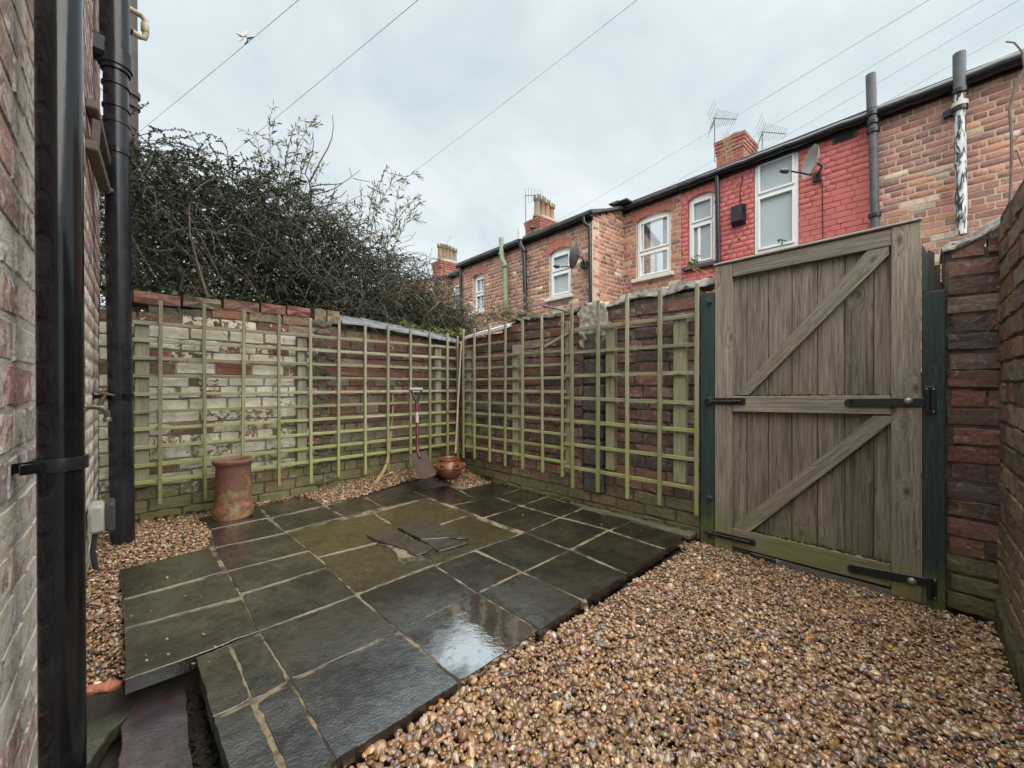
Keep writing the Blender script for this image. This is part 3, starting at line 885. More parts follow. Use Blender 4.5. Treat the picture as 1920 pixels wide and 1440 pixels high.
lay_bricks(wall_b, WB, wb_l, 3.72, -0.12, wb_top, 0.0885, 0.24, (M['brick_gate'], M['brick_gate_s']), M['mortar_gate'], wb_col, recess=0.008, jit=0.0045, zj=0.004, voids=((pier_s[0], pier_s[1], 0.05, 3.0),))
mb = MB()
for i in range(6):      # rough stone pier let into the wall, rendered over its head
    za, zb = 0.05 + i * 0.225, 0.05 + (i + 1) * 0.225 - 0.004
    w = (pier_s[1] - pier_s[0]) * R.uniform(0.93, 1.0)
    mb.box(WB.pt(sum(pier_s) / 2 + R.uniform(-.008, .008), (za + zb) / 2, -0.095 + R.uniform(0, .012)), WB.d, WB.n, UP, w, 0.22, zb - za, 0.02)
mb.build('stone_pier', M['pier'], wall_b, 30)
hp = [WB.hit(x, y) for (x, y) in ((1082, 592), (1094, 572), (1112, 566), (1134, 566), (1143, 592), (1138, 640), (1128, 655), (1112, 640), (1100, 665), (1088, 650))]
patch(wall_b, 'rough_render', M['render'], WB, hp, 0.012, 0.022, 3.0)
haunch(wall_b, 'mortar_coping', M['coping_mortar'], [WB.px(x, y, 0.0) for (x, y) in ((1138, 576), (1178, 560), (1225, 551), (1262, 546), (1300, 535), (1346, 528))], 0.2, 0.055, -1, 2.0)
haunch(wall_b, 'mossy_coping', mortar_mat('mossy_mortar', (0.07, 0.06, 0.05), (0.22, 0.2, 0.16), 0.9), [WB.px(x, y, 0.0) for (x, y) in ((953, 603), (1000, 598), (1050, 592), (1086, 580))], 0.2, 0.035, -1, 5.0)
for ((xa, ya), (xb, yb)) in (((870, 624), (914, 611)), ((912, 612), (953, 600))):
    a, za = WB.hit(xa, ya, 0.05); b, zb = WB.hit(xb, yb, 0.05)
    p = [WB.pt(a, za - 0.05, 0.07), WB.pt(b, zb - 0.05, 0.07), WB.pt(b, zb + 0.03, -0.17), WB.pt(a, za + 0.03, -0.17)]
    MB().prism(p, V((0, 0, -0.03)), 0.005).build('coping_stone', M['coping_pale'], wall_b, 30)
# short piece right of the gate
wb2_top = pxtop(WB, ((1768, 470), (1800, 462), (1840, 440), (1890, 412)))
wall_c = thing('brick_wall', 'short dark brick wall between the green hinge post and the corner', 'wall', WB.pt(-0.14, -0.1, -0.1))
lay_bricks(wall_c, WB, -0.30, wb_r, -0.13, wb2_top, 0.0885, 0.235, (M['brick_gate'], M['brick_gate_s']), M['mortar_gate'], wb_col, recess=0.005, jit=0.0035, zj=0.004)
haunch(wall_c, 'mortar_coping', M['coping_mortar'], [WB.px(x, y, 0.0) for (x, y) in ((1766, 474), (1800, 464), (1838, 442), (1890, 414))], 0.2, 0.045, -1, 8.0, 50)

# --- wall along the right edge
def wr_col(s, z):
    return (*pick([(0.19, 0.115, 0.08), (0.15, 0.105, 0.08), (0.21, 0.155, 0.11)], [3, 2, 2]), R.choice((0, 0, .1)))
wall_r = thing('brick_wall', 'mossy brown brick wall running along the gravel opposite the gate latch side', 'wall', WR.pt(1.6, -0.1, -0.1))
wr_top = interp([(0.0, 1.70), (2.3, 1.70), (2.87, 1.74)])
lay_bricks(wall_r, WR, 0.4, 2.86, -0.10, wr_top, 0.0885, 0.235, (M['brick_right'], M['brick_right_s']), M['mortar_right'], wr_col, recess=0.005, jit=0.004)
patch(wall_r, 'rough_footing', M['mortar_right'], WR, [(0.4, -0.16), (2.86, -0.16), (2.86, 0.0), (2.5, -0.03), (2.1, 0.02), (1.6, -0.03), (1.0, 0.01), (0.4, -0.02)], 0.012, 0.010, 4.0, 0.02)

# --- house side wall at the left
def wl_col(s, z):
    c = pick([(0.40, 0.235, 0.205), (0.35, 0.24, 0.22), (0.28, 0.225, 0.225), (0.46, 0.29, 0.24)], [4, 3, 2, 1])
    a = R.choice((0.42, 0.5, 0.58, 0.65, 0.7, 0.8))
    if z < 0.75: a = min(1, a + 0.2)
    if s > 2.4: a = min(1, a + 0.22 if z < 1.4 else a - 0.1)
    return (*c, a)
house_l = thing('house_wall', 'patchy whitewashed red brick house wall with the black pipes and tap on it', 'house', WL.pt(2, -0.1, -0.2))
lay_bricks(house_l, WL, 0.35, 3.95, -0.14, lambda s: 5.6, 0.087, 0.238, (M['brick_side'], M['brick_side_s']), M['mortar_side'], wl_col, recess=0.0025, jit=0.0008, limit=300, joint=0.013, depth=0.026, zj=0.003)

# ------------------------------------------------------------------ patio of riven slabs
D_, G_, O_, B_ = (0.0085, 0.0082, 0.0074), (0.0125, 0.0135, 0.0090), (0.026, 0.021, 0.009), (0.022, 0.017, 0.009)
slabs = [
 (G_, .10, [(224.4, 1069), (392, 1027), (418, 1072), (230.5, 1124)]),
 (G_, .25, [(233, 1127), (424.6, 1075.4), (452, 1119), (235, 1178)]),
 (G_, .10, [(236, 1180), (454, 1124), (484, 1183), (375, 1225), (236, 1274)]),
 (D_, .0, [(374, 972), (482, 946), (500, 971), (397, 992)]),
 (D_, .0, [(396, 995), (499, 973.5), (536, 999), (404.7, 1027)]),
 (D_, .1, [(405, 1029.5), (538, 1000.5), (577, 1032), (428, 1071)]),
 (G_, .15, [(429, 1073), (580, 1034.5), (613, 1064), (452, 1113)]),
 (D_, .0, [(454, 1115.5), (616, 1067), (666, 1115), (486, 1182)]),
 (D_, .05, [(489, 1185), (667, 1118), (745, 1183), (545, 1275)]),
 (D_, .0, [(548, 1279), (748, 1186), (858, 1280), (632, 1423)]),
 (G_, .2, [(367.5, 1233), (428.4, 1211.6), (470, 1312), (399, 1346)]),
 (G_, .1, [(434.7, 1209), (486, 1189), (541, 1279), (474, 1310)]),
 (G_, .1, [(402, 1354), (469, 1321), (546, 1492), (462, 1548)]),
 (D_, .0, [(482, 1316), (544, 1285), (626, 1427), (558, 1480)]),
 (D_, .0, [(487, 948), (571, 931), (606, 948), (509, 970.5)]),
 (D_, .0, [(510, 972), (609, 950), (643, 969), (535, 996)]),
 (D_, .0, [(612, 948.5), (680, 931), (718, 951), (648, 968.5)]),
 (D_, .0, [(683, 930), (758.5, 916), (801, 932.5), (721, 951.5)]),
 (D_, .0, [(761, 915), (822.5, 900.6), (895, 938), (846, 947), (806, 932.5)]),
 (D_, .0, [(866, 919), (935, 901), (980, 914), (900, 940.5)]),
 (O_, .75, [(703, 962), (803, 935), (877, 965), (768, 1001)]),
 (O_, .85, [(539, 998), (698, 963.5), (764, 1003), (597, 1044)]),
 (B_, .45, [(600, 1046), (767, 1005.5), (812, 1058), (669, 1113)]),
 (B_, .55, [(770, 1004), (879, 968), (972, 1002), (815, 1057.5)]),
 (D_, .0, [(850, 947.5), (927, 933), (974, 948.5), (906, 970)]),
 (D_, .0, [(930, 931), (984, 915.5), (1025, 930), (977.5, 947)]),
 (D_, .0, [(981, 948), (1027, 932), (1090, 952), (1051, 968.5)]),
 (D_, .0, [(910, 971.5), (976, 950), (1046, 970), (985, 997)]),
 (D_, .0, [(1056, 969.5), (1093, 954.5), (1182, 976), (1143, 993)]),
 (D_, .0, [(990, 998), (1050, 971.5), (1137, 994), (1067, 1029)]),
 (D_, .0, [(895, 1031), (983, 1000), (1064, 1031), (980, 1071)]),
 (D_, .0, [(1145, 994.5), (1184, 978), (1282, 1006), (1248, 1028.5)]),
 (D_, .0, [(1075, 1030), (1141, 996.5), (1246, 1030.5), (1178, 1075)]),
 (D_, .0, [(985, 1072.5), (1069, 1033), (1174, 1077), (1097, 1125)]),
 (D_, .1, [(818, 1060), (889, 1034), (975, 1072), (895, 1110)]),
 (D_, .1, [(900, 1112.5), (978, 1075), (1093, 1127), (1013, 1181)]),
 (D_, .0, [(750, 1182), (893, 1114.5), (1010, 1183.5), (863, 1276.5)]),
 (D_, .1, [(671, 1115.5), (814, 1061.5), (891, 1111), (749, 1181.5)]),
]
patio = thing('patio', None, None, (1.4, 2.0, 0)); tag(patio, kind='structure')
slab_polys = []
def rough_poly(P, step, amp, chip=0.0):
    out = []
    n = len(P)
    cc_ = sum(P, V((0, 0, 0))) / n
    for i in range(n):
        a, b = P[i], P[(i + 1) % n]
        L = (b - a).length; m = max(1, int(L / step))
        nn = V((-(b - a).y, (b - a).x, 0)).normalized()
        for j in range(m):
            q = a.lerp(b, j / m)
            if chip and j == 0 and R.random() < 0.45: q = q + (cc_ - q).normalized() * R.uniform(0.3, 1.0) * chip
            if chip and j and R.random() < 0.02: q = q + (cc_ - q).normalized() * R.uniform(0.2, 0.6) * chip
            if j: q = q + nn * R.gauss(0, amp)
            out.append(q)
    return out
pc = on_patio(915, 1180)
M['slab_puddle'] = slab_mat('wet_slab_with_puddle', (pc.x, pc.y, 0.34, 0.30))
for i, (c, a, poly) in enumerate(slabs):
    P = [on_patio(x, y) for (x, y) in poly]
    ctr = sum(P, V((0, 0, 0))) / len(P)
    slab_polys.append([(p.x, p.y) for p in P])
    P = [p + (p - ctr).normalized() * (R.uniform(-0.0008, 0.0025) + (0.0015 if ctr.y > 1.7 and i > 2 else 0)) for p in P]
    dz = 0.002 if i == 36 else R.uniform(-0.0002, 0.002)
    tl = 0.009 if i == 36 else R.uniform(-0.0015, 0.0015)     # slabs rock a little; the one with the puddle dips to the gravel side
    top = [p + V((0, 0, dz + tl * ((p - ctr).x + (p - ctr).y) * 0.707)) for p in rough_poly(P, 0.03, 0.0016, 0.013)]
    o = MB().prism(top, V((0, 0, -0.048)), 0.002).build('paving_slab', M['slab_puddle'] if i == 36 else M['slab'], patio, 30)
    k = R.uniform(0.85, 1.2)
    o.color = (c[0] * k, c[1] * k, c[2] * k, a)
# bed of jointing mortar, 6 mm below the slab faces, and a fillet along the gate wall
def sheet(name, px, dz, mat, down=0.03):
    P = [on_patio(x, y, dz) for (x, y) in px]
    mb = MB(); mb.prism(P, V((0, 0, -down))); return mb.build(name, mat, patio, 0)
PATIO_PX = [(231, 1120), (392, 1030), (397, 998), (376, 972), (482, 947), (571, 932), (607, 947), (681, 931.5), (822, 902), (874, 916), (934, 902), (984, 914.5), (1030, 931), (1095, 953), (1185, 977), (1279, 1007), (1178, 1073.5), (1096.5, 1124.5), (1012, 1180), (861, 1276), (629, 1425), (547, 1488), (466, 1543), (404, 1352), (370, 1234), (482, 1185), (375, 1223), (238, 1272)]
sheet('joint_mortar', PATIO_PX, -0.0016, M['joint'], 0.035)
fil = []
for (x, y) in [(936, 900), (985, 912), (1036, 929), (1096, 950), (1186, 974), (1284, 1003)]:
    fil.append(on_patio(x, y, 0.002))
mb = MB()
for i in range(40):
    t = i / 39 * (len(fil) - 1); j = min(int(t), len(fil) - 2); p = fil[j].lerp(fil[j + 1], t - j)
    q = WB.pt(WB.hit(960, 700)[0], 0); w = max(0.03, (WB.pt(0, 0).x - 0.012 * p.y) - p.x)
    mb.box(p + V((w / 2 - 0.006, 0, -0.012 + R.uniform(-.003, .003))), V((0, 1, 0)), V((1, 0, 0)), UP, 0.082, w + R.uniform(-.005, .012), 0.03, 0.006)
mb.build('mortar_fillet', mortar_mat('fillet_mortar', (0.10, 0.095, 0.07), (0.24, 0.22, 0.16), 0.4), patio, 40)
# moss cushions and grit where the slabs meet the walls
mossy = plain('moss_cushions', (0.060, 0.070, 0.022), 0.95, 0.5, 60, 0.8, 0.1)
pts = []
for _ in range(150):
    s_ = R.uniform(1.05, 3.5); pts.append(WB.pt(s_, patio_z(2.83) + R.gauss(0.004, 0.004) + (0.05 if s_ > 3.1 else 0), R.uniform(0.0, 0.025)))
for _ in range(70):
    s_ = R.uniform(0.1, 1.5); pts.append(WA.pt(s_, patio_z(s_) + R.gauss(0.006, 0.005), R.uniform(0.0, 0.02)))
o = lumps(patio, 'moss', mossy, pts, 0.005, 0.013, (1.2, 1.2, 0.6)); o['kind'] = 'stuff'
# dabs of mortar that squeezed out at the joints on the front edge
for (x, y) in ((860, 1284), (1013, 1188), (1096, 1130)):
    p = on_patio(x, y, -0.012)
    lumps(patio, 'mortar_dab', M['joint'], [p, p + V((0, -0.004, -0.018))], 0.010, 0.014)
# pale bedding showing where a slab corner has broken away
pp = [(800, 742), (905, 775), (985, 850), (990, 930), (1100, 940), (1250, 900), (1270, 870), (1190, 850), (1080, 800), (900, 745)]
o = MB().prism(rough_poly([on_patio(560 + a / 5.333, 880 + b / 5.333, 0.0035) for (a, b) in pp], 0.03, 0.004), V((0, 0, -0.006)), 0.002).build('bedding_patch', M['joint'], patio, 0)

# sunken flagstones beside the patio at the lower left
low = [(-0.095, [(321.6, 1286.5), (346.8, 1288), (354, 1360), (363, 1440), (371, 1540), (200, 1540), (220, 1440), (227.7, 1387.7), (225.8, 1362), (251, 1324.5)], 'flag_purple'),
       (-0.085, [(120, 1322), (166, 1317), (237, 1306), (268, 1309), (245, 1334), (205, 1372), (168, 1431), (110, 1490)], 'flag_green')]
for (z, px, mt) in low:
    P = rough_poly([at_z(x, y, z) for (x, y) in px], 0.03, 0.002)
    MB().prism(P, V((0, 0, -0.04)), 0.004).build('sunken_flagstone', M['slab'], patio, 30).color = (0.062, 0.044, 0.050, 0) if mt == 'flag_purple' else (0.040, 0.044, 0.028, 0.15)
o = lumps(patio, 'brick_lump', M['pink'], [at_z(x, y, -0.03) for (x, y) in ((172, 1294), (186, 1291), (200, 1288), (214, 1286))], 0.018, 0.026, (1, 1, 0.6))

# ------------------------------------------------------------------ earth and gravel
def gravel_z(x, y):
    x, y = np.asarray(x), np.asarray(y)
    main = -0.012 - 0.045 * x
    base = PA - PB * x
    d = 3.73 - y
    mound = base + 0.006 + 0.125 * np.clip(1 - d / 0.55, 0, 1) * np.clip((x - 1.1) / 0.9, 0, 1)
    left = base - 0.02
    main = main + 0.024 * np.clip((y - 0.6) / 0.4, 0, 1) * np.clip(x / 0.8, 0, 1)
    z = np.where(y > 2.3, np.maximum(mound, base - 0.01), main)
    z = np.where((x < 0.5) & (y > 1.7), base - 0.004 - 0.034 * np.clip((2.75 - y) / 0.6, 0, 1), z)
    return z
nx, ny = 64, 84
gx = np.linspace(-0.2, 3.2, nx); gy = np.linspace(-0.32, 3.78, ny)
GX, GY = np.meshgrid(gx, gy)
GZ = gravel_z(GX.ravel(), GY.ravel()) - 0.03
hole = (GX.ravel() < 0.24) & (GY.ravel() < 1.80)
GZ = np.where(hole, -0.155, GZ)
GZ = np.where(GX.ravel() > 2.87, -0.16, GZ)
vv = np.stack([GX.ravel(), GY.ravel(), GZ + NR.normal(0, 0.003, nx * ny)], 1)
q = np.arange(nx * ny).reshape(ny, nx)
ff = np.stack([q[:-1, :-1].ravel(), q[:-1, 1:].ravel(), q[1:, 1:].ravel(), q[1:, :-1].ravel()], 1)
o = np_mesh('earth', vv, ff, M['soil'], None, smooth=True); tag(o, kind='structure')
# crumbs of soil and grit along the sunken flagstones
pts = [at_z(R.gauss(356 + (y - 1290) * 0.20, 6), y, -0.118) for y in np.linspace(1285, 1460, 90)]
pts += [at_z(R.uniform(235, 360), R.gauss(1284, 5), -0.12) for _ in range(30)]
pts += [p + V((R.gauss(0, .014), R.gauss(0, .014), R.uniform(-.012, 0))) for p in pts for _ in range(3)]
o = lumps(None, 'soil_crumbs', M['soil'], pts, 0.0025, 0.0085, (1.4, 1.2, 0.6)); tag(o, kind='stuff')

SP = 0.0150
pts = []
rows = [(-0.15, 2.86, -0.26, 1.16), (-0.14, 0.6, 1.70, 3.72), (0.6, 2.84, 2.6, 3.73)]
for (x0, x1, y0, y1) in rows:
    for lay in range(3):
        sp = SP * (1.05, 1.12, 1.75)[lay]
        xs = np.arange(x0, x1, sp); ys = np.arange(y0, y1, sp)
        X, Y = np.meshgrid(xs, ys)
        X = X.ravel() + NR.uniform(-.6, .6, X.size) * sp; Y = Y.ravel() + NR.uniform(-.6, .6, Y.size) * sp
        pts.append(np.stack([X, Y, np.full(X.size, lay)], 1))
pts = np.concatenate(pts)
x, y = pts[:, 0], pts[:, 1]
keep = (x > -0.165 + 0.03 * y) & (y < 3.725) & (y > -0.262) & (x < 2.855 - 0.012 * y + np.where((y > -0.05) & (y < 0.93), 0.1, 0))
keep &= ~((x < 0.235) & (y < 1.815)) & ~((x < 0.03) & (y < 1.872))
for P in slab_polys:
    c = np.mean(P, 0); Q = [(c[0] + (a - c[0]) * 1.0, c[1] + (b - c[1]) * 1.0) for (a, b) in P]
    bx = (x > min(p[0] for p in Q)) & (x < max(p[0] for p in Q)) & (y > min(p[1] for p in Q)) & (y < max(p[1] for p in Q)) & keep
    ii = np.where(bx)[0]
    keep[ii[inpoly(x[ii], y[ii], Q)]] = False
pout = [(p.x, p.y) for p in (on_patio(x_, y_) for (x_, y_) in PATIO_PX)]
ii = np.where(keep)[0]
keep[ii[inpoly(x[ii], y[ii], pout)]] = False
# only strips the photo shows as gravel: nothing under the patio field
field = (x > 0.3) & (y > 1.12) & (y < 2.5)
keep &= ~field
keep &= ~((x > 2.3) & (y > 1.13) & (y < 2.9))
keep &= ~((y > 1.03) & (y < 1.4) & (x > 0.25) & (x < 2.62))
pts = pts[keep]; x, y, lay = pts[:, 0], pts[:, 1], pts[:, 2]
nS_ = 46
sx, sy = [], []
for _ in range(nS_):
    p_ = on_patio(*R.choice(((R.uniform(900, 1270), R.uniform(960, 1010)), (R.uniform(640, 1240), 0), (R.uniform(395, 620), R.uniform(940, 1030)), (R.uniform(240, 420), R.uniform(1060, 1250)))))
    if p_.z > 1 or p_.y < 1.0 or not (0 < p_.x < 2.75): continue
    sx.append(p_.x); sy.append(p_.y)
n0 = len(x); x = np.concatenate([x, sx]); y = np.concatenate([y, sy]); lay = np.concatenate([lay, np.zeros(len(sx))])
n = len(x)
und = np.array([mnoise.noise(V((a * 2.3, b * 2.3, 0))) for a, b in zip(x, y)])
z = gravel_z(x, y) - 0.016 + lay * 0.0085 + NR.uniform(-.005, .005, n) + 0.010 * und
L = np.exp(NR.normal(math.log(0.0090), 0.34, n)); L = np.clip(L, 0.0042, 0.0185)
back = y > 1.7
L[back] *= 0.85
Wd = L * NR.uniform(0.62, 0.92, n); T = Wd * NR.uniform(0.48, 0.82, n)
z[n0:] = PA - PB * x[n0:] + 0.002; L[n0:] *= 0.55; Wd[n0:] *= 0.55; T[n0:] *= 0.5
big = NR.rand(n) < 0.004; big[n0:] = False
L[big] *= 1.5; Wd[big] *= 1.5
pal = np.array([(0.27, 0.155, 0.072), (0.35, 0.215, 0.105), (0.185, 0.108, 0.062), (0.29, 0.175, 0.12), (0.22, 0.135, 0.105), (0.39, 0.285, 0.165), (0.50, 0.42, 0.31), (0.105, 0.08, 0.065), (0.21, 0.19, 0.165), (0.36, 0.185, 0.06), (0.05, 0.048, 0.05), (0.27, 0.135, 0.09)])
wt = np.array([24, 17, 15, 11, 7, 9, 3.5, 5, 2.5, 6, 1.0, 6.0]); wt /= wt.sum()
ci = NR.choice(len(pal), n, p=wt)
col = pal[ci] * np.exp(NR.normal(0.06, 0.22, (n, 1))) * NR.uniform(0.94, 1.06, (n, 3))
me = bpy.data.meshes.new('gravel')
me.vertices.add(n); me.vertices.foreach_set('co', np.stack([x, y, z], 1).astype(np.float32).ravel())
def at_(nm, ty, arr, key):
    a = me.attributes.new(nm, ty, 'POINT'); a.data.foreach_set(key, arr.ravel())
at_('rot', 'FLOAT_VECTOR', np.stack([NR.normal(0, 0.42, n), NR.normal(0, 0.42, n), NR.uniform(0, 6.28, n)], 1).astype(np.float32), 'vector')
at_('scl', 'FLOAT_VECTOR', np.stack([L, Wd, T], 1).astype(np.float32), 'vector')
at_('pc', 'FLOAT_VECTOR', col.astype(np.float32), 'vector')
at_('vi', 'INT', NR.randint(0, 7, n).astype(np.int32), 'value')
gravel = bpy.data.objects.new('gravel', me); COL.objects.link(gravel); tag(gravel, kind='stuff')
def pebble_mat():
    m = Mat('wet_pebble')
    a = m.attr('pc', 'INSTANCER').outputs['Vector']; Pm = m.obj(); P = m.pos()
    n1 = m.noise(P, 170, 4, 0.65); n2 = m.noise(P, 420, 3, 0.6)
    c = m.mix(1.0, a, m.ramp(n1, [(0.25, 0.5), (0.5, 0.86), (0.78, 1.25)]), 'MULTIPLY')
    return m.fin(c, m.mr(n2, 0.3, 0.7, 0.13, 0.32), m.bump(n2, 0.1, 0.001), 0.6, IOR=1.65)
M['pebble'] = pebble_mat()
ng = bpy.data.node_groups.new('pebble_spread', 'GeometryNodeTree')
ng.interface.new_socket('Geometry', in_out='INPUT', socket_type='NodeSocketGeometry')
ng.interface.new_socket('Geometry', in_out='OUTPUT', socket_type='NodeSocketGeometry')
def GN(t): return ng.nodes.new(t)
gi, go = GN('NodeGroupInput'), GN('NodeGroupOutput')
g2i = GN('GeometryNodeGeometryToInstance')
for k in range(7):
    ico = GN('GeometryNodeMeshIcoSphere'); ico.inputs['Radius'].default_value = 1.0; ico.inputs['Subdivisions'].default_value = 3
    sp = GN('GeometryNodeSetPosition'); pos = GN('GeometryNodeInputPosition')
    add = GN('ShaderNodeVectorMath'); add.operation = 'ADD'; add.inputs[1].default_value = (k * 7.3, k * 3.1, k * 1.7)
    noi = GN('ShaderNodeTexNoise'); noi.inputs['Scale'].default_value = 0.75; noi.inputs['Detail'].default_value = 1.0
    sub = GN('ShaderNodeVectorMath'); sub.operation = 'SUBTRACT'; sub.inputs[1].default_value = (0.5, 0.5, 0.5)
    mul = GN('ShaderNodeVectorMath'); mul.operation = 'SCALE'; mul.inputs['Scale'].default_value = 1.15
    sm = GN('GeometryNodeSetShadeSmooth'); smt = GN('GeometryNodeSetMaterial'); smt.inputs['Material'].default_value = M['pebble']
    lk = ng.links.new
    lk(pos.outputs[0], add.inputs[0]); lk(add.outputs[0], noi.inputs['Vector']); lk(noi.outputs['Color'], sub.inputs[0])
    lk(sub.outputs[0], mul.inputs[0]); lk(ico.outputs['Mesh'], sp.inputs['Geometry']); lk(mul.outputs[0], sp.inputs['Offset'])
    lk(sp.outputs[0], sm.inputs[0]); lk(sm.outputs[0], smt.inputs[0]); lk(smt.outputs[0], g2i.inputs[0])
iop = GN('GeometryNodeInstanceOnPoints'); iop.inputs['Pick Instance'].default_value = True
def named(nm, ty):
    q = GN('GeometryNodeInputNamedAttribute'); q.data_type = ty; q.inputs['Name'].default_value = nm; return q.outputs['Attribute']
e2r = GN('FunctionNodeEulerToRotation')
ng.links.new(named('rot', 'FLOAT_VECTOR'), e2r.inputs[0]); ng.links.new(e2r.outputs[0], iop.inputs['Rotation'])
ng.links.new(named('scl', 'FLOAT_VECTOR'), iop.inputs['Scale']); ng.links.new(named('vi', 'INT'), iop.inputs['Instance Index'])
ng.links.new(gi.outputs[0], iop.inputs['Points']); ng.links.new(g2i.outputs[0], iop.inputs['Instance'])
ng.links.new(iop.outputs[0], go.inputs[0])
md = gravel.modifiers.new('pebble_spread', 'NODES'); md.node_group = ng

# ------------------------------------------------------------------ terraced houses across the alley
def house_col(s, z):
    c = pick([(0.40, 0.195, 0.14), (0.31, 0.16, 0.125), (0.47, 0.24, 0.16), (0.24, 0.14, 0.12), (0.52, 0.28, 0.16), (0.54, 0.44, 0.33)], [5, 3, 2, 2, 0.6, 0.4])
    return (*c, R.choice((0, 0, 0.1, 0.15, 0.3)))
def house_col_pale(s, z):
    c = pick([(0.45, 0.225, 0.17), (0.34, 0.18, 0.15), (0.50, 0.26, 0.185), (0.56, 0.29, 0.17), (0.57, 0.46, 0.36)], [5, 4, 2.5, 1.0, 0.6])
    return (*c, R.choice((0, 0, 0.15, 0.25, 0.4)))
def red_col(s, z): return (1, 1, 1, 0)
H_Z0 = 1.15
def window(root, fr, quad, pane, arch=0.0, mid=0.5, mull=None, sill=True, reveal=0.06, fw=0.055, lintel=None, top_open=False, sill_mat='sill'):
    """quad: four image points tl, tr, br, bl of the frame on the facade plane"""
    off = -reveal
    q = [fr.hit(x, y, off) for (x, y) in quad]
    sl, sr = (q[0][0] + q[3][0]) / 2, (q[1][0] + q[2][0]) / 2
    zt, zb = (q[0][1] + q[1][1]) / 2, (q[2][1] + q[3][1]) / 2
    s0, s1 = min(sl, sr), max(sl, sr)
    w, h = s1 - s0, zt - zb
    mb = MB(); D = 0.06
    def bar(a, za, b, zb_, wd, o_=0.0, dp=D):
        mb.beam(fr.pt(a, za, off + o_ - dp / 2), fr.pt(b, zb_, off + o_ - dp / 2), wd, dp, fr.n, 0.004)
    bar(s0 + fw / 2, zb, s0 + fw / 2, zt, fw); bar(s1 - fw / 2, zb, s1 - fw / 2, zt, fw)
    bar(s0 + fw, zb + fw / 2, s1 - fw, zb + fw / 2, fw)
    zm = zb + h * mid
    bar(s0 + fw, zt - fw / 2, s1 - fw, zt - fw / 2, fw)
    bar(s0 + fw, zm, s1 - fw, zm, fw * 1.15)
    if arch:
        n = 8; top = []
        for i in range(n + 1):
            t = i / n; top.append(fr.pt(s0 + w * t, zt + arch * (1 - (2 * t - 1) ** 2) + 0.004, off))
        mb.prism([fr.pt(s0, zt - 0.004, off)] + top + [fr.pt(s1, zt - 0.004, off)], -fr.n * D)
    o = mb.build('window', M['upvc'], root, 30)
    panes = [(s0 + fw, s1 - fw, zm + fw * 0.57, zt - fw), (s0 + fw, s1 - fw, zb + fw, zm - fw * 0.57)]
    if mull:
        for k, ms in enumerate(mull):
            a, b, c, d = panes[k]
            if ms:
                x = a + (b - a) * ms
                m2 = MB(); m2.beam(fr.pt(x, c, off - 0.02), fr.pt(x, d, off - 0.02), 0.045 if ms != 0.5 else 0.022, 0.045, fr.n, 0.003)
                m2.build('glazing_bar', M['upvc'], o, 30)
    for k, (a, b, c, d) in enumerate(panes):
        # inner sash, proud of the frame, then the glass set back in it
        m2 = MB(); t = 0.028
        for (x0, y0, x1, y1) in ((a, (c), a, d), (b, c, b, d)):
            xx = x0 + (t / 2 if x0 == a else -t / 2)
            m2.beam(fr.pt(xx, y0, off + 0.0), fr.pt(xx, y1, off + 0.0), t, 0.05, fr.n, 0.003)
        m2.beam(fr.pt(a + t, c + t / 2, off), fr.pt(b - t, c + t / 2, off), t, 0.05, fr.n, 0.003)
        m2.beam(fr.pt(a + t, d - t / 2, off), fr.pt(b - t, d - t / 2, off), t, 0.05, fr.n, 0.003)
        sash = m2.build('sash', M['upvc'], o, 30)
        if top_open and k == 0:
            for v in sash.data.vertices:      # top light pushed open at its foot
                f = (d - (v.co.z + wloc(o).z)) / (d - c)
                v.co += fr.n * (0.16 * f)
        pm = pane[k] if isinstance(pane, (list, tuple)) else pane
        m3 = MB(); m3.box(fr.pt((a + b) / 2, (c + d) / 2, off - 0.035), fr.d, UP, fr.n, b - a - 0.004, d - c - 0.004, 0.008, 0.0005)
        pn = m3.build('pane', M[pm], o, 0)
        if top_open and k == 0:
            for v in pn.data.vertices:
                f = (d - (v.co.z + wloc(o).z)) / (d - c); v.co += fr.n * (0.16 * f)
    if sill:
        m4 = MB(); m4.box(fr.pt((s0 + s1) / 2, zb - 0.035, -0.01), fr.d, fr.n, UP, w + 0.16, 0.16, 0.07, 0.008)
        m4.build('sill', M[sill_mat], o, 30)
    return o, (s0 - 0.004, s1 + 0.004, zb - 0.07, zt + arch * 0.75)
def arch_bricks(root, fr, s0, s1, z, rise, h, mat, col, proud=0.006):
    n = max(6, int((s1 - s0 + 0.16) / 0.082))
    ms = brick_meshes(mat); c = (s0 + s1) / 2; half = (s1 - s0) / 2
    Rr = (half ** 2 + rise ** 2) / (2 * rise); A = math.asin(min(1, (half + 0.05) / Rr)); zc = z + rise - Rr
    for i in range(n):
        t = -A + 2 * A * (i + 0.5) / n
        dr = fr.d * math.sin(t) + UP * math.cos(t); tn = fr.d * math.cos(t) - UP * math.sin(t)
        P = fr.pt(c, zc, proud) + dr * (Rr + h / 2)
        put_brick(root, ms, P, dr * h, -fr.n * 0.1, tn * (2 * A * (Rr + h / 2) / n - 0.009), (col[0] * R.uniform(.85, 1.15), col[1] * R.uniform(.85, 1.15), col[2] * R.uniform(.85, 1.15), 0), 'arch_brick')
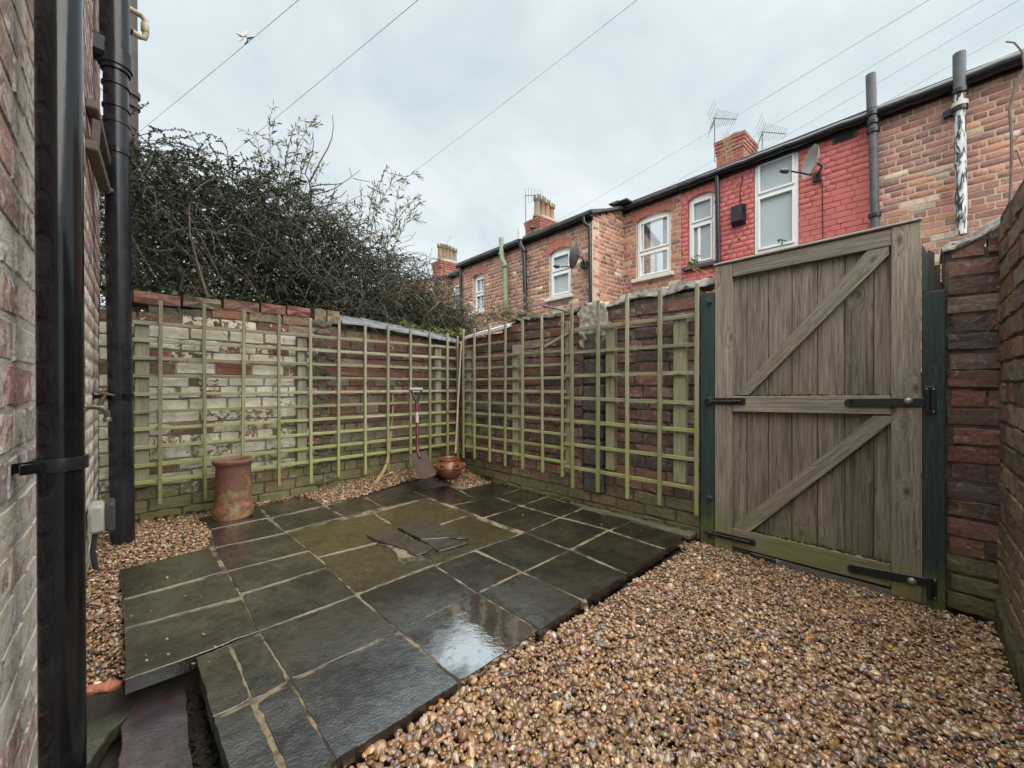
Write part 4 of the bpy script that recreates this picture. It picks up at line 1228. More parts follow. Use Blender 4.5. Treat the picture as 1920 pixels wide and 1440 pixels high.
def roof_and_gutter(root, fr, s0, s1, z, depth=4.5, pitch=0.33, gut='black', r=0.06, fascia=True):
    mb = MB()
    a, b = fr.pt(s0, z + 0.05, 0.10), fr.pt(s1, z + 0.05, 0.10)
    c, d = fr.pt(s1, z + 0.05 + depth * pitch, -depth), fr.pt(s0, z + 0.05 + depth * pitch, -depth)
    mb.prism([a, b, c, d], V((0, 0, -0.05))); ro = mb.build('roof', M['slate_roof'], root, 0)
    mb = MB(); mb.beam(fr.pt(s0 + 0.02, z - 0.04, 0.015), fr.pt(s1 - 0.02, z - 0.04, 0.015), 0.16, 0.03, fr.n, 0.004)
    mb.build('fascia', M['black_iron'], root, 30)
    pts = [fr.pt(s0 + (s1 - s0) * i / 24, z - 0.035 + R.uniform(-0.008, 0.008), 0.09) for i in range(25)]
    MB().tube(pts, r, 10).build('gutter', M[gut], root, 60)
    return ro
def pipe(root, name, mat, pts, r, n=12):
    return MB().tube(pts, r, n).build(name, M[mat], root, 60)
def collar(root, P, r, mat, h=0.06, name='collar'):
    return MB().lathe(P - V((0, 0, h / 2)), [(r * 0.7, 0), (r, 0.006), (r, h - 0.006), (r * 0.7, h)], 16).build(name, M[mat], root, 40)
def s_of(fr, x, y=400): return fr.hit(x, y)[0]
Z2, Z1 = 4.52, 4.10

# brick house at the end of the row on the gate side
h5 = thing('terraced_house', 'bare brick house with a peeling white soil pipe above the gate hinge post', 'house', F2.pt(-0.9, 0, -1), 'terraced houses across the alley')
s45 = s_of(F2, 1641)
lay_bricks(h5, F2, -1.6, s45 - 0.002, H_Z0, lambda s: Z2, 0.0815, 0.235, (M['brick_house'], M['brick_house_s']), M['mortar_house'], house_col_pale, recess=0.004, jit=0.002, limit=300, joint=0.014, core_name='wall', half=0.3, zj=0.001, depth=0.02)
roof_and_gutter(h5, F2, -1.6, s45 - 0.002, Z2, gut='black', r=0.075)
MB().box(F2.pt(-0.7, 0.47, -2.3), F2.d, F2.n, UP, 1.9, 4.0, 1.3, 0).build('core', M['render_house'], h5, 0)
p = [F2.px(1797, 100, 0.14), F2.px(1799, 170, 0.14)]
pipe(h5, 'vent_pipe', 'grey_pipe', [F2.px(1798.5, 100, 0.14), F2.px(1799, 168, 0.14)], 0.054)
pp_ = MB().tube([F2.px(1799, 168, 0.14), F2.px(1803.5, 440, 0.14)], 0.048, 14).build('soil_pipe', M['peel'], h5, 60)
for (x, y, r, mt) in ((1799, 172, 0.07, 'dark_pipe'), (1800, 196, 0.068, 'white_pipe'), (1800, 204, 0.066, 'dark_pipe')):
    collar(h5, F2.px(x, y, 0.14), r, mt)
MB().beam(F2.px(1769, 217, 0.03), F2.px(1790, 208, 0.03), 0.075, 0.05, F2.n).build('vent_box', M['black_iron'], h5)

# red painted house
h4 = thing('terraced_house', 'bright red painted brick house with a frosted window and a satellite dish', 'house', F2.pt(1.5, 0, -1), 'terraced houses across the alley')
s34 = s_of(F2, 1276)
wA, vA = window(h4, F2, ((1414, 304), (1497, 279), (1498, 459), (1416, 478)), 'pane_frost', mid=0.62, reveal=0.02, sill=False, fw=0.05)
wB, vB = window(h4, F2, ((1292, 378), (1342, 360), (1343, 490), (1293, 502)), 'pane_sky', arch=0.05, mid=0.62, mull=(None, 0.66), reveal=0.05, sill_mat='slate_roof')
lay_bricks(h4, F2, s45 + 0.002, s34 - 0.002, H_Z0, lambda s: Z2, 0.0815, 0.235, (M['brick_red'], M['brick_red']), M['mortar_red'], red_col, recess=0.004, jit=0.002, limit=300, joint=0.009, core_name='wall', half=0.3, zj=0.001, voids=(vA, vB), depth=0.02)
arch_bricks(h4, F2, vB[0], vB[1], vB[3] - 0.06, 0.07, 0.2, M['brick_red'], (1, 1, 1))
roof_and_gutter(h4, F2, s45 + 0.002, s34 - 0.002, Z2, gut='black', r=0.06)
MB().box(F2.pt(1.6, 0.47, -2.3), F2.d, F2.n, UP, 2.4, 4.0, 1.3, 0).build('core', M['render_house'], h4, 0)
pipe(h4, 'drainpipe', 'dark_pipe', [F2.px(1343.5, 318, 0.08), F2.px(1344.5, 326, 0.08), F2.px(1348, 505, 0.08)], 0.036)
for (x, y) in ((1345, 378), (1347, 452)): collar(h4, F2.px(x, y, 0.08), 0.043, 'dark_pipe', 0.05)
pipe(h4, 'vent_pipe', 'grey_pipe', [F2.px(1632.5, 140, 0.13), F2.px(1634.5, 205, 0.13)], 0.052)
pipe(h4, 'soil_pipe', 'grey_pipe', [F2.px(1634.5, 205, 0.13), F2.px(1637, 228, 0.13), F2.px(1641, 430, 0.13)], 0.046)
for (x, y) in ((1635, 214), (1637, 230), (1637.5, 246), (1640, 404)): collar(h4, F2.px(x, y, 0.13), 0.066, 'dark_pipe')
# black extractor cowl
s0, z0 = F2.hit(1386, 405); mb = MB(); hw, hh = 0.105, 0.165
mb.prism([F2.pt(s0 - hw * .8, z0 - hh * 0.72, 0.12), F2.pt(s0 + hw * .8, z0 - hh * 0.72, 0.12), F2.pt(s0 + hw * .8, z0 + hh * 0.85, 0.12), F2.pt(s0 - hw * .8, z0 + hh * 0.85, 0.12)], -F2.n * 0.02, 0.008)
b = len(mb.v)
fv = [F2.pt(s0 - hw, z0 - hh, 0.0), F2.pt(s0 + hw, z0 - hh, 0.0), F2.pt(s0 + hw, z0 + hh, 0.0), F2.pt(s0 - hw, z0 + hh, 0.0),
      F2.pt(s0 - hw * .8, z0 - hh * 0.72, 0.118), F2.pt(s0 + hw * .8, z0 - hh * 0.72, 0.118), F2.pt(s0 + hw * .8, z0 + hh * 0.85, 0.118), F2.pt(s0 - hw * .8, z0 + hh * 0.85, 0.118)]
mb.add(fv, [(0, 1, 5, 4), (1, 2, 6, 5), (2, 3, 7, 6), (3, 0, 4, 7), (0, 3, 2, 1)])
cow = mb.build('extractor_cowl', M['black_iron'], h4, 20)
mb = MB()
for i in range(5): mb.box(F2.pt(s0 - hw * 0.95, z0 + hh * (0.55 - 0.14 * i), 0.055), F2.n, UP, F2.d, 0.06, 0.01, 0.012, 0.001)
mb.build('louvre', M['black'], cow)
# terracotta air vent under the gutter
s0, z0 = F2.hit(1583, 258)
mb = MB(); mb.box(F2.pt(s0, z0, 0.004), F2.d, UP, F2.n, 0.26, 0.10, 0.02, 0.004)
vt = mb.build('air_vent', M['vent'], h4)
mb = MB()
for i in range(6): mb.box(F2.pt(s0, z0 - 0.032 + i * 0.0128, 0.016), F2.d, UP, F2.n, 0.20, 0.006, 0.012, 0.001)
mb.build('louvre', M['black_iron'], vt)
mb = MB(); mb.tube([F2.px(1392, 330, 0.01), F2.px(1391, 345, 0.012), F2.px(1388, 352, 0.01), F2.px(1388, 392, 0.01)], 0.006, 5); mb.build('vent_cable', M['black_iron'], h4)
mb = MB(); mb.tube([F2.px(1540, 335, 0.02), F2.px(1542, 345, 0.008), F2.px(1543, 447, 0.008)], 0.005, 5); mb.build('dish_cable', M['black_iron'], h4)

# narrow brick house with the sash window
h3 = thing('terraced_house', 'narrow brown brick house with one white sash window beside the red house', 'house', F2.pt(3.5, 0, -1), 'terraced houses across the alley')
s23 = s_of(F2, 1171)
wC, vC = window(h3, F2, ((1195, 416), (1259, 397), (1260, 512), (1197, 524)), 'pane_clear', arch=0.06, mid=0.44, reveal=0.05, fw=0.05)
lay_bricks(h3, F2, s34 + 0.002, s23 + 0.10, H_Z0, lambda s: Z2, 0.0815, 0.235, (M['brick_house'], M['brick_house_s']), M['mortar_house'], house_col, recess=0.004, jit=0.002, limit=300, joint=0.013, core_name='wall', half=0.3, zj=0.001, voids=(vC,), depth=0.02)
arch_bricks(h3, F2, vC[0], vC[1], vC[3] - 0.06, 0.07, 0.22, M['brick_house'], (0.40, 0.14, 0.10))
roof_and_gutter(h3, F2, s34 + 0.002, s23 + 0.10, Z2, gut='black_iron', r=0.055)
mb = MB(); mb.box(F2.pt(3.55, 3.2, -1.6), F2.d, F2.n, UP, 1.1, 0.05, 2.6, 0); mb.build('gable_reflection', M['gable_brown'], h3, 0)  # added brown panel in place of the gable reflected in the pane
mb = MB(); mb.box(F2.pt(3.55, 0.47, -2.3), F2.d, F2.n, UP, 1.0, 4.0, 1.3, 0); mb.build('core', M['render_house'], h3, 0)
for (a, b) in ((0.06, 0.26), (0.62, 0.97)):  # added white folds behind the glass, in place of reflected sky
    sa, sb = vC[1] - (vC[1] - vC[0]) * a, vC[1] - (vC[1] - vC[0]) * b
    mb = MB(); n = 14; vs = []
    for i in range(n + 1):
        P0 = F2.pt(sa + (sb - sa) * i / n, vC[2] + 0.05, -0.22 + 0.025 * math.sin(i * 1.9)); vs += [P0, V((P0.x, P0.y, vC[3]))]
    mb.add(vs, [(2 * i, 2 * i + 2, 2 * i + 3, 2 * i + 1) for i in range(n)])
    mb.build('sky_reflection', M['sky_reflection'], wC, 60)

# nearer brick house with its flank wall
h2 = thing('terraced_house', 'brown brick house with two arched windows, a green vent pipe and a flank wall', 'house', F1.pt(6.5, 0, -1), 'terraced houses across the alley')
c2 = s_of(F1, 1110); e2 = s_of(F1, 862)
wD, vD = window(h2, F1, ((1033, 479), (1072, 466), (1074, 552), (1034, 561)), 'pane_frost', arch=0.07, mid=0.56, reveal=0.05)
wE, vE = window(h2, F1, ((891, 521), (912, 516), (912, 583), (892, 588)), 'pane_sky', arch=0.07, mid=0.52, mull=(0.5, 0.5), reveal=0.09)
z1f = interp([(c2, Z1), (e2, Z1 + 0.05)])
lay_bricks(h2, F1, c2, e2, H_Z0, z1f, 0.0815, 0.235, (M['brick_house'], M['brick_house_s']), M['mortar_house'], house_col, recess=0.004, jit=0.002, limit=200, joint=0.013, core_name='wall', half=0.3, zj=0.001, voids=(vD, vE), depth=0.02)
for v_ in (vD, vE): arch_bricks(h2, F1, v_[0], v_[1], v_[3] - 0.06, 0.08, 0.2, M['brick_house'], (0.42, 0.16, 0.11))
roof_and_gutter(h2, F1, c2 - 0.05, e2, Z1 + 0.02, gut='black', r=0.055)
MB().box(F1.pt((c2 + e2) / 2, 0.47, -1.6), F1.d, F1.n, UP, 4.0, 2.6, 1.3, 0).build('core', M['render_house'], h2, 0)
pc_ = F1.pt(c2, 0)
SW = Frame((pc_.x, pc_.y), (-F1.n.x, -F1.n.y), 1)
if SW.n.y > 0: SW.n = -SW.n
swl = (F2.pt(s23, 0) - pc_).dot(SW.d)
sw_top = interp([(0.0, Z1 + 0.0), (swl, Z2 + 0.02)])
lay_bricks(h2, SW, 0.03, swl, H_Z0, sw_top, 0.0815, 0.235, (M['brick_house'], M['brick_house_s']), M['mortar_house'], house_col, recess=0.004, jit=0.002, limit=100, joint=0.013, core_name='flank_wall', half=0.3, zj=0.001, depth=0.02)
mb = MB(); mb.beam(SW.pt(-0.1, Z1 + 0.01, 0.03), SW.pt(swl + 0.2, Z2 + 0.10, 0.03), 0.05, 0.12, SW.n, 0.005); mb.build('verge', M['slate_roof'], h2, 30)
mb = MB()
for (x, y) in ((1158, 384), (1166, 383), (1174, 380)):
    P = F2.px(x, y, 0.15); mb.box(P, F2.d, F2.n, UP, 0.22, 0.3, 0.03, 0.004)
mb.build('loose_slates', M['slate_roof'], h2)
pipe(h2, 'vent_pipe', 'green_pipe', [F1.px(939.5, 446, 0.14), F1.px(941, 478, 0.14), F1.px(942, 486, 0.14), F1.px(947, 494, 0.12), F1.px(947.5, 502, 0.12), F1.px(949.5, 612, 0.12)], 0.055)
for (x, y) in ((940.5, 476), (947, 499)): collar(h2, F1.px(x, y, 0.13), 0.075, 'green_pipe', 0.05)
pipe(h2, 'vent_pipe', 'white_pipe', [F1.px(975, 428, 0.13), F1.px(976, 450, 0.13)], 0.055)
pipe(h2, 'drainpipe', 'dark_pipe', [F1.px(976, 450, 0.13), F1.px(977, 460, 0.13), F1.px(982, 467, 0.12), F1.px(983, 475, 0.12), F1.px(985.5, 590, 0.12)], 0.05)
for (x, y) in ((976, 451), (983, 471)): collar(h2, F1.px(x, y, 0.125), 0.068, 'dark_pipe', 0.05)
pipe(h2, 'drainpipe', 'dark_pipe', [F1.px(1095, 405, 0.11), F1.px(1095.5, 415, 0.11), F1.px(1098, 421, 0.10), F1.px(1105, 424, 0.06), F1.px(1106, 430, 0.06), F1.px(1107.5, 590, 0.06)], 0.034)
pipe(h2, 'drainpipe', 'dark_pipe', [F1.px(863, 495, 0.07), F1.px(865.5, 610, 0.07)], 0.04)
mb = MB(); mb.box(F1.px(1095, 496, 0.05), F1.d, UP, F1.n, 0.11, 0.13, 0.10, 0.01); mb.build('flue_terminal', M['black_iron'], h2)

# last house: its flank, and a strip of its back wall with an open top light
h1 = thing('terraced_house', 'farthest brick house showing its flank and half a window with an open top light', 'house', F2.pt(10.0, 0, -1), 'terraced houses across the alley')
sa, sb = s_of(F2, 869), s_of(F2, 845)
wF, vF = window(h1, F2, ((852, 535), (872, 529), (872, 596), (853, 600)), 'pane_sky', mid=0.62, reveal=0.04, top_open=True, sill=False)
lay_bricks(h1, F2, sa - 0.6, sb, H_Z0, lambda s: Z2 - 0.04, 0.0815, 0.235, (M['brick_house'], M['brick_house_s']), M['mortar_house'], house_col, recess=0.004, jit=0.002, limit=20, joint=0.013, core_name='wall', half=0.3, voids=(vF,), depth=0.02)
roof_and_gutter(h1, F2, sa - 0.6, sb, Z2 - 0.04, gut='black', r=0.055, depth=3)
pe = F2.pt(sb, 0)
SW1 = Frame((pe.x, pe.y), (F2.n.x, F2.n.y), 1)
if SW1.n.y > 0: SW1.n = -SW1.n
lay_bricks(h1, SW1, 0.0, 2.2, H_Z0, interp([(0, Z2 - 0.05), (1.3, Z1 - 0.05), (2.2, Z1 - 0.35)]), 0.0815, 0.235, (M['brick_house'], M['brick_house_s']), M['mortar_house'], house_col, recess=0.004, jit=0.002, limit=280, joint=0.013, core_name='flank_wall', half=0.3, depth=0.02)
mb = MB(); mb.beam(SW1.pt(-0.15, Z2 - 0.0, 0.03), SW1.pt(1.3, Z1 - 0.03, 0.03), 0.05, 0.12, SW1.n, 0.005); mb.beam(SW1.pt(1.3, Z1 - 0.03, 0.03), SW1.pt(2.2, Z1 - 0.33, 0.03), 0.05, 0.12, SW1.n, 0.005); mb.build('verge', M['slate_roof'], h1, 30)
pipe(h1, 'drainpipe', 'dark_pipe', [SW1.pt(0.55, Z1 + 0.28, 0.06), SW1.pt(0.55, Z1 - 0.35, 0.06)], 0.045)

# chimney stacks on the ridges behind
def chimney(label, px, dep, yt, yb, wv, wu, pots, pot_mat, pot_h, cap=True, flare=0.06):
    """px: image x of the near corner between the two visible faces"""
    P = at_depth(px, yt, dep); zt = P.z; zb = 2.0
    r = thing('chimney_stack', label, 'chimney', (P.x, P.y, zb), 'chimney stacks on the terrace')
    c = V((P.x, P.y, 0)) + F2.d * (wv / 2) - F2.n * (wu / 2)
    def blk(z0, z1, g): return MB().box(V((c.x, c.y, (z0 + z1) / 2)), F2.d, F2.n, UP, wv + g, wu + g, z1 - z0, 0.004)
    blk(zb, zt - 0.36, 0).build('stack', M['chimney'], r, 0)
    for i in range(4): blk(zt - 0.36 + i * 0.09 + 0.002, zt - 0.36 + (i + 1) * 0.09 - 0.003, flare * (0.5 + 0.5 * i)).build('corbel_course', M['chimney'], r, 0)
    if pots:
        mb = MB(); n = 4; h = 0.16
        top = [V((c.x, c.y, zt + h)) + F2.d * (a * wv * 0.36) + F2.n * (b * wu * 0.2) for (a, b) in ((-1, -1), (1, -1), (1, 1), (-1, 1))]
        bot = [V((c.x, c.y, zt)) + F2.d * (a * (wv / 2 + flare * .8)) + F2.n * (b * (wu / 2 + flare * .8)) for (a, b) in ((-1, -1), (1, -1), (1, 1), (-1, 1))]
        mb.add(bot + top, [(0, 1, 5, 4), (1, 2, 6, 5), (2, 3, 7, 6), (3, 0, 4, 7), (4, 5, 6, 7), (3, 2, 1, 0)])
        mb.build('flaunching', M['flaunch'], r, 20)
        for i in range(pots):
            k = (i + 0.5) / pots - 0.5
            q = V((c.x, c.y, zt + 0.12)) + F2.d * (0.0) - F2.n * (-k * wu * 0.84)
            ph = pot_h * R.uniform(0.9, 1.08)
            mb = MB(); mb.lathe(q, [(0.17, 0), (0.165, 0.07), (0.125, 0.12), (0.11, ph * 0.72), (0.15, ph * 0.78), (0.15, ph * 0.86), (0.125, ph * 0.88), (0.11, ph * 0.86)], 14)
            po = mb.build('chimney_pot', M[pot_mat if i < 2 else 'pot_buff'], r, 40)
            mb = MB()
            for j in range(6):
                t = j * math.pi / 3
                mb.box(q + V((0.13 * math.cos(t), 0.13 * math.sin(t), ph * 0.93)), V((-math.sin(t), math.cos(t), 0)), V((math.cos(t), math.sin(t), 0)), UP, 0.07, 0.04, ph * 0.14, 0.004)
            mb.build('crown', M[pot_mat if i < 2 else 'pot_buff'], po)
    return r, c, zt
chimney('farthest chimney stack with a row of buff crowned pots', 826, 19.5, 487, 520, 0.75, 1.25, 5, 'pot_buff', 0.80)
ch2, c_2, zt2 = chimney('chimney stack with orange crowned pots behind the sage green pipe', 1013, 14.5, 405, 440, 0.75, 1.2, 4, 'pot_orange', 0.78)
mb = MB(); mb.lathe(at_depth(999, 442, 13.2), [(0.05, -0.4), (0.05, 0.02), (0.13, 0.03), (0.05, 0.12), (0.05, 0.22), (0.1, 0.24), (0.03, 0.3)], 12); mb.build('metal_cowl', M['black_iron'], ch2)
ch3, c_3, zt3 = chimney('square chimney stack without pots, dry grass growing from its top', 1394, 9.6, 246, 330, 0.62, 0.85, 0, 'pot_buff', 0.5, flare=0.05)
MB().lathe(V((c_3.x, c_3.y, zt3)) + F2.n * 0.28 - F2.d * 0.12, [(0.17, 0), (0.17, 0.05), (0.12, 0.09)], 14).build('capping', M['flaunch'], ch3)
gt = thing('grass_tuft', 'dry straw grass tuft sprouting from the chimney without pots', 'plant', at_depth(1362, 290, 9.3))
mb = MB()
for i in range(40):
    b = at_depth(R.gauss(1363, 5), R.uniform(272, 284), 9.35); t = b + V((R.gauss(0, .10), R.gauss(0, .10), R.uniform(0.1, 0.42) * R.choice((1, 1, -0.7))))
    mb.tube([b, b.lerp(t, .5) + V((0, 0, 0.03)), t], [0.005, 0.004, 0.002], 4)
mb.build('blades', M['straw'], gt)

# television aerials
def aerial(label, mast, boom, dep, spread, n, r=0.011):
    t = thing('tv_aerial', label, 'aerial', at_depth(*mast[0], dep), 'television aerials on the chimneys')
    mb = MB(); mb.tube([at_depth(*p, dep) for p in mast], r, 6); mb.build('mast', M['alu'], t)
    a, b = at_depth(*boom[0], dep), at_depth(*boom[1], dep)
    MB().tube([a, b], r * 0.9, 6).build('boom', M['alu'], t)
    e = spread
    for i in range(n):
        q = a.lerp(b, 0.03 + 0.94 * i / (n - 1)); k = 0.19 * (1.5 - 0.7 * i / n)
        MB().tube([q - e * k, q + e * k], r * 0.5, 5).build('element', M['alu'], t)
    if n > 8:
        for sgn in (1, -1):
            for j in range(3):
                q = a + V((0, 0, sgn * (0.06 + 0.1 * j))) - (b - a).normalized() * 0.03 * j
                MB().tube([q - e * 0.24, q + e * 0.24], r * 0.5, 5).build('reflector', M['alu'], t)
    return t
cam_r = V((1, -1, 0)).normalized()
tilt = (cam_r * 0.42 + V((0.1, 0.1, 0.9))).normalized()
aerial('tall television aerial strapped to the chimney without pots', [(1340.5, 304), (1339.5, 220)], [(1338, 222), (1381, 223.5)], 9.6, tilt, 12)
aerial('second television aerial poking above the red house roof', [(1429, 280), (1430, 246)], [(1428, 247), (1474, 251)], 9.9, tilt, 11)
aerial('thin aerial mast beside the orange crowned chimney pots', [(986, 442), (985, 366)], [(984, 367), (1015, 365)], 14.0, V((0, 0, 1)), 6, 0.014)

# satellite dishes
def dish(label, ctr, dep, nrm, rad, mat, lnb, foot, group='satellite dishes on the terrace'):
    C0 = at_depth(*ctr, dep); t = thing('satellite_dish', label, 'satellite dish', C0, group)
    n_ = V(nrm).normalized(); mb = MB()
    prof = [(rad * k, rad * 0.32 * k * k) for k in (0.02, 0.3, 0.55, 0.8, 1.0)] + [(rad * 1.03, rad * 0.33), (rad, rad * 0.30)] + [(rad * k, rad * 0.32 * k * k - 0.012) for k in (0.8, 0.4, 0.03)]
    mb.lathe(C0 - n_ * rad * 0.3, prof, 28, n_); mb.build('reflector', M[mat], t, 50)
    L = at_depth(*lnb, dep - 0.02); base = C0 - n_ * rad * 0.1 - V((0, 0, rad * 0.9))
    MB().tube([base, L], 0.011, 6).build('arm', M['black_iron'], t)
    MB().lathe(L - n_ * -0.03, [(0.02, 0), (0.034, 0.02), (0.034, 0.07), (0.02, 0.11)], 10, n_).build('receiver', M['box_dark'], t)
    f = foot
    MB().tube([C0 - n_ * rad * 0.32, C0 - n_ * (rad * 0.32 + 0.08) - V((0, 0, 0.05)), f + V((0, 0, 0.02))], 0.016, 7).build('bracket', M['black_iron'], t)
    MB().box(f, F2.d, UP, F2.n, 0.10, 0.13, 0.03, 0.006).build('foot_plate', M['black_iron'], t)
d1 = F1.px(1095, 497, 0.11)
dish('dark weathered satellite dish over the arched frosted window', (1076, 478), 7.15, (-0.36, 0.90, 0.2), 0.235, 'dish_dark', (1052, 500), d1)
d2 = F2.px(1532, 332, 0.03)
dish('pale grey satellite dish on the red painted wall', (1519, 303), 5.35, (-0.55, 0.82, 0.15), 0.20, 'dish_pale', (1484, 321), d2)

# ------------------------------------------------------------------ trellises
def trellis(label, fr, off, ups, rails, battens, loc, up_w=0.022, rail_h=0.024, skew=0.0):
    """ups: (s, z0, z1); rails: (s0, s1, z); battens: (s, z0, z1, w, mat)"""
    t = thing('trellis', label, 'trellis', loc, 'wooden trellises fixed to the yard walls')
    for (a, z0, z1) in ups:
        l = R.gauss(0, 0.006)
        MB().beam(fr.pt(a + l, z0, off + 0.010), fr.pt(a, z1, off + 0.010), up_w * R.uniform(.93, 1.1), 0.018, fr.n, 0.002).build('upright', M['trellis'], t, 30)
    for q in rails:
        a, b, z = q[:3]; z2 = q[3] if len(q) > 3 else z
        pts = [fr.pt(a, z + R.gauss(0, .003), off - 0.012), fr.pt(b, z2 + R.gauss(0, .003), off - 0.012)]
        MB().beam(pts[0], pts[1], rail_h * R.uniform(.92, 1.08), 0.02, fr.n, 0.002).build('rail', M['trellis'], t, 30)
    for (a, z0, z1, w, mt) in battens:
        th = off - 0.024
        MB().beam(fr.pt(a, z0, th / 2 + 0.002), fr.pt(a, z1, th / 2 + 0.002), w, th - 0.004, fr.n, 0.003).build('batten', M[mt], t, 30)
    # nail heads where uprights cross rails
    mb = MB()
    for (a, z0, z1) in ups:
        for q in rails:
            if q[0] < a < q[1] and R.random() < 0.8:
                mb.lathe(fr.pt(a + R.gauss(0, .002), q[2] + R.gauss(0, .003), off + 0.0185), [(0.0028, 0), (0.0024, 0.0015), (0.0005, 0.002)], 6, fr.n)
    o = mb.build('nail_heads', M['iron_old'], t); o['kind'] = 'stuff'
    return t
OA = 0.075
upx = [301, 382, 457, 522, 581, 635, 684, 727, 769, 805, 838, 857]
ua = [WA.hit(x, 740, OA)[0] for x in upx]
ups = [(a, 0.125 + R.uniform(-.012, .012), 1.525 + R.uniform(-.012, .012)) for a in ua]
ups[-1] = (ua[-1], 0.14, 1.5); ups[-2] = (ua[-2], 0.14, 1.52)
ra = [(0.0, ua[-1] + 0.015, 1.372 - 0.1203 * k) for k in range(10)]
bat = [(WA.hit(x, 740)[0] - 0.02, 0.26, 1.36, 0.075, 'batten') for x in (273, 568, 820)]
trellis('long algae green trellis on the lime washed wall beneath the dark shrub', WA, OA, ups, ra, bat, WA.pt(1.4, 0.12, OA))
OB = 0.085
ubx = [870, 891, 919, 949, 981, 1017, 1056]
ub = [WB.hit(x, 740, OB)[0] for x in ubx]
ups = [(a, 0.16 + R.uniform(-.01, .01), 1.565 + R.uniform(-.012, .015)) for a in ub]
ra = [(ub[-1] - 0.02, ub[0] + 0.03, 1.249 - 0.1205 * k) for k in range(9)]
m_ = WB.hit(1020, 700, OB)[0]
ra += [(WB.hit(945, 700, OB)[0], ub[0] + 0.03, 1.372), (ub[-1] - 0.06, m_, 1.40, 1.29)]
bat = [(WB.hit(882.5, 740)[0] - .03, 0.22, 1.34, 0.08, 'batten'), (WB.hit(971, 740)[0] - 0.02, 0.22, 1.34, 0.075, 'batten'), (WB.hit(1068, 740)[0] - .02, 0.2, 1.5, 0.05, 'batten')]
trellis('trellis with a snapped top rail in the corner on the dark brick wall', WB, OB, ups, ra, bat, WB.pt(2.9, 0.16, OB))
ucx = [1073, 1123, 1177, 1239, 1308]
uc = [WB.hit(x, 740, OB)[0] for x in ucx]
ups = [(a, 0.09 + R.uniform(-.008, .008), 1.63 + R.uniform(-.012, .012)) for a in uc]
ra = [(uc[-1] - 0.005, uc[0] + 0.09, 1.42 - 0.1945 * k) for k in range(7)]
bat = [(WB.hit(1147.5, 740)[0] - 0.015, 0.28, 1.40, 0.075, 'batten_stain'), (WB.hit(1276, 740)[0] - 0.015, 0.27, 1.42, 0.085, 'batten_stain')]
trellis('wide meshed trellis with rust stained battens next to the wooden gate', WB, OB, ups, ra, bat, WB.pt(1.5, 0.09, OB), 0.026, 0.026)

# ------------------------------------------------------------------ gate and its posts
GF = Frame((2.835, 0), (-0.012, 1), -1)
if GF.n.x > 0: GF.n = -GF.n
def gz(x, y): return GF.hit(x, y)
sL0, sL1, sR0, sR1 = gz(1340, 765)[0], gz(1372.5, 765)[0], gz(1671, 765)[0], gz(1727, 765)[0]
gate = thing('wooden_gate', 'weathered wooden yard gate with two diagonal braces and black strap hinges', 'gate', GF.pt((sL0 + sR1) / 2, -0.13))
zTL, zTR, zBL, zBR = gz(1337, 499)[1], gz(1717, 414)[1], gz(1343, 1031)[1], gz(1733, 1131)[1]
ztop = lambda a: zTL + (zTR - zTL) * (sL0 - a) / (sL0 - sR1)
TH = 0.035
def member(name, a0, z0, a1, z1, w, off=0.0, th=TH, mat='gate_frame'):
    return MB().beam(GF.pt(a0, z0, off - th / 2), GF.pt(a1, z1, off - th / 2), w, th, GF.n, 0.003).build(name, M[mat], gate, 30)
member('stile', (sL0 + sL1) / 2, zBL, (sL0 + sL1) / 2, ztop(sL0) - 0.006, abs(sL0 - sL1))
member('stile', (sR0 + sR1) / 2, zBR, (sR0 + sR1) / 2, ztop(sR1) - 0.006, abs(sR0 - sR1))
g_ = 0.0015
tw = 0.085
member('rail', sL1 - g_, ztop(sL1) - 0.012 - tw / 2, sR0 + g_, ztop(sR0) - 0.012 - tw / 2, tw, -0.001)
zm0, zm1 = (gz(1370, 742)[1] + gz(1373, 773)[1]) / 2, (gz(1671, 741)[1] + gz(1673, 778)[1]) / 2
member('rail', sL1 - g_, zm0, sR0 + g_, zm1, 0.098, -0.001)
zb0, zb1 = (gz(1376, 991)[1] + gz(1376, 1025)[1]) / 2, (gz(1679, 1055)[1] + gz(1681, 1110)[1]) / 2
member('rail', sL1 - g_, zb0, sR0 + g_, zb1, 0.118, -0.001)
for px_ in ([(1377.5, 741.5), (1626, 469.4), (1667, 461.5), (1667, 477), (1403, 741.5)], [(1376, 984), (1637, 780), (1672, 780), (1672, 791), (1405, 998), (1376, 992)]):
    P = [GF.pt(*gz(x, y), -0.003) for (x, y) in px_]
    mb = MB(); mb.prism(P, -GF.n * 0.032, 0.003)
    dv = (GF.pt(*gz(*px_[2])) - GF.pt(*gz(*px_[0]))).normalized(); wv_ = dv.cross(GF.n); o3 = R.uniform(0, 30)
    mb.g = [(V(p).dot(dv) + o3, V(p).dot(wv_) + o3, V(p).dot(GF.n)) for p in mb.v]
    mb.build('brace', M['gate_frame'], gate, 30)
bx = [1368, 1397, 1438, 1482.4, 1531, 1582.5, 1637.4, 1678]
for i in range(7):
    a, b = gz(bx[i], 700)[0], gz(bx[i + 1], 700)[0]
    c = (a + b) / 2
    z0 = zb0 + (zb1 - zb0) * (sL1 - c) / (sL1 - sR0) - 0.03
    member('board', c, z0, c, ztop(c) - 0.02, abs(a - b) - 0.003, -TH - R.uniform(0.0, 0.003), 0.018, 'gate_board')
    if i: member('tongue', a, z0, a, ztop(a) - 0.02, 0.016, -TH - 0.008, 0.006, 'rotten')
member('capping', sL0 + 0.006, ztop(sL0) + 0.004, sR1 - 0.004, ztop(sR1) + 0.004, 0.012, 0.012, 0.075, 'cap_wood')
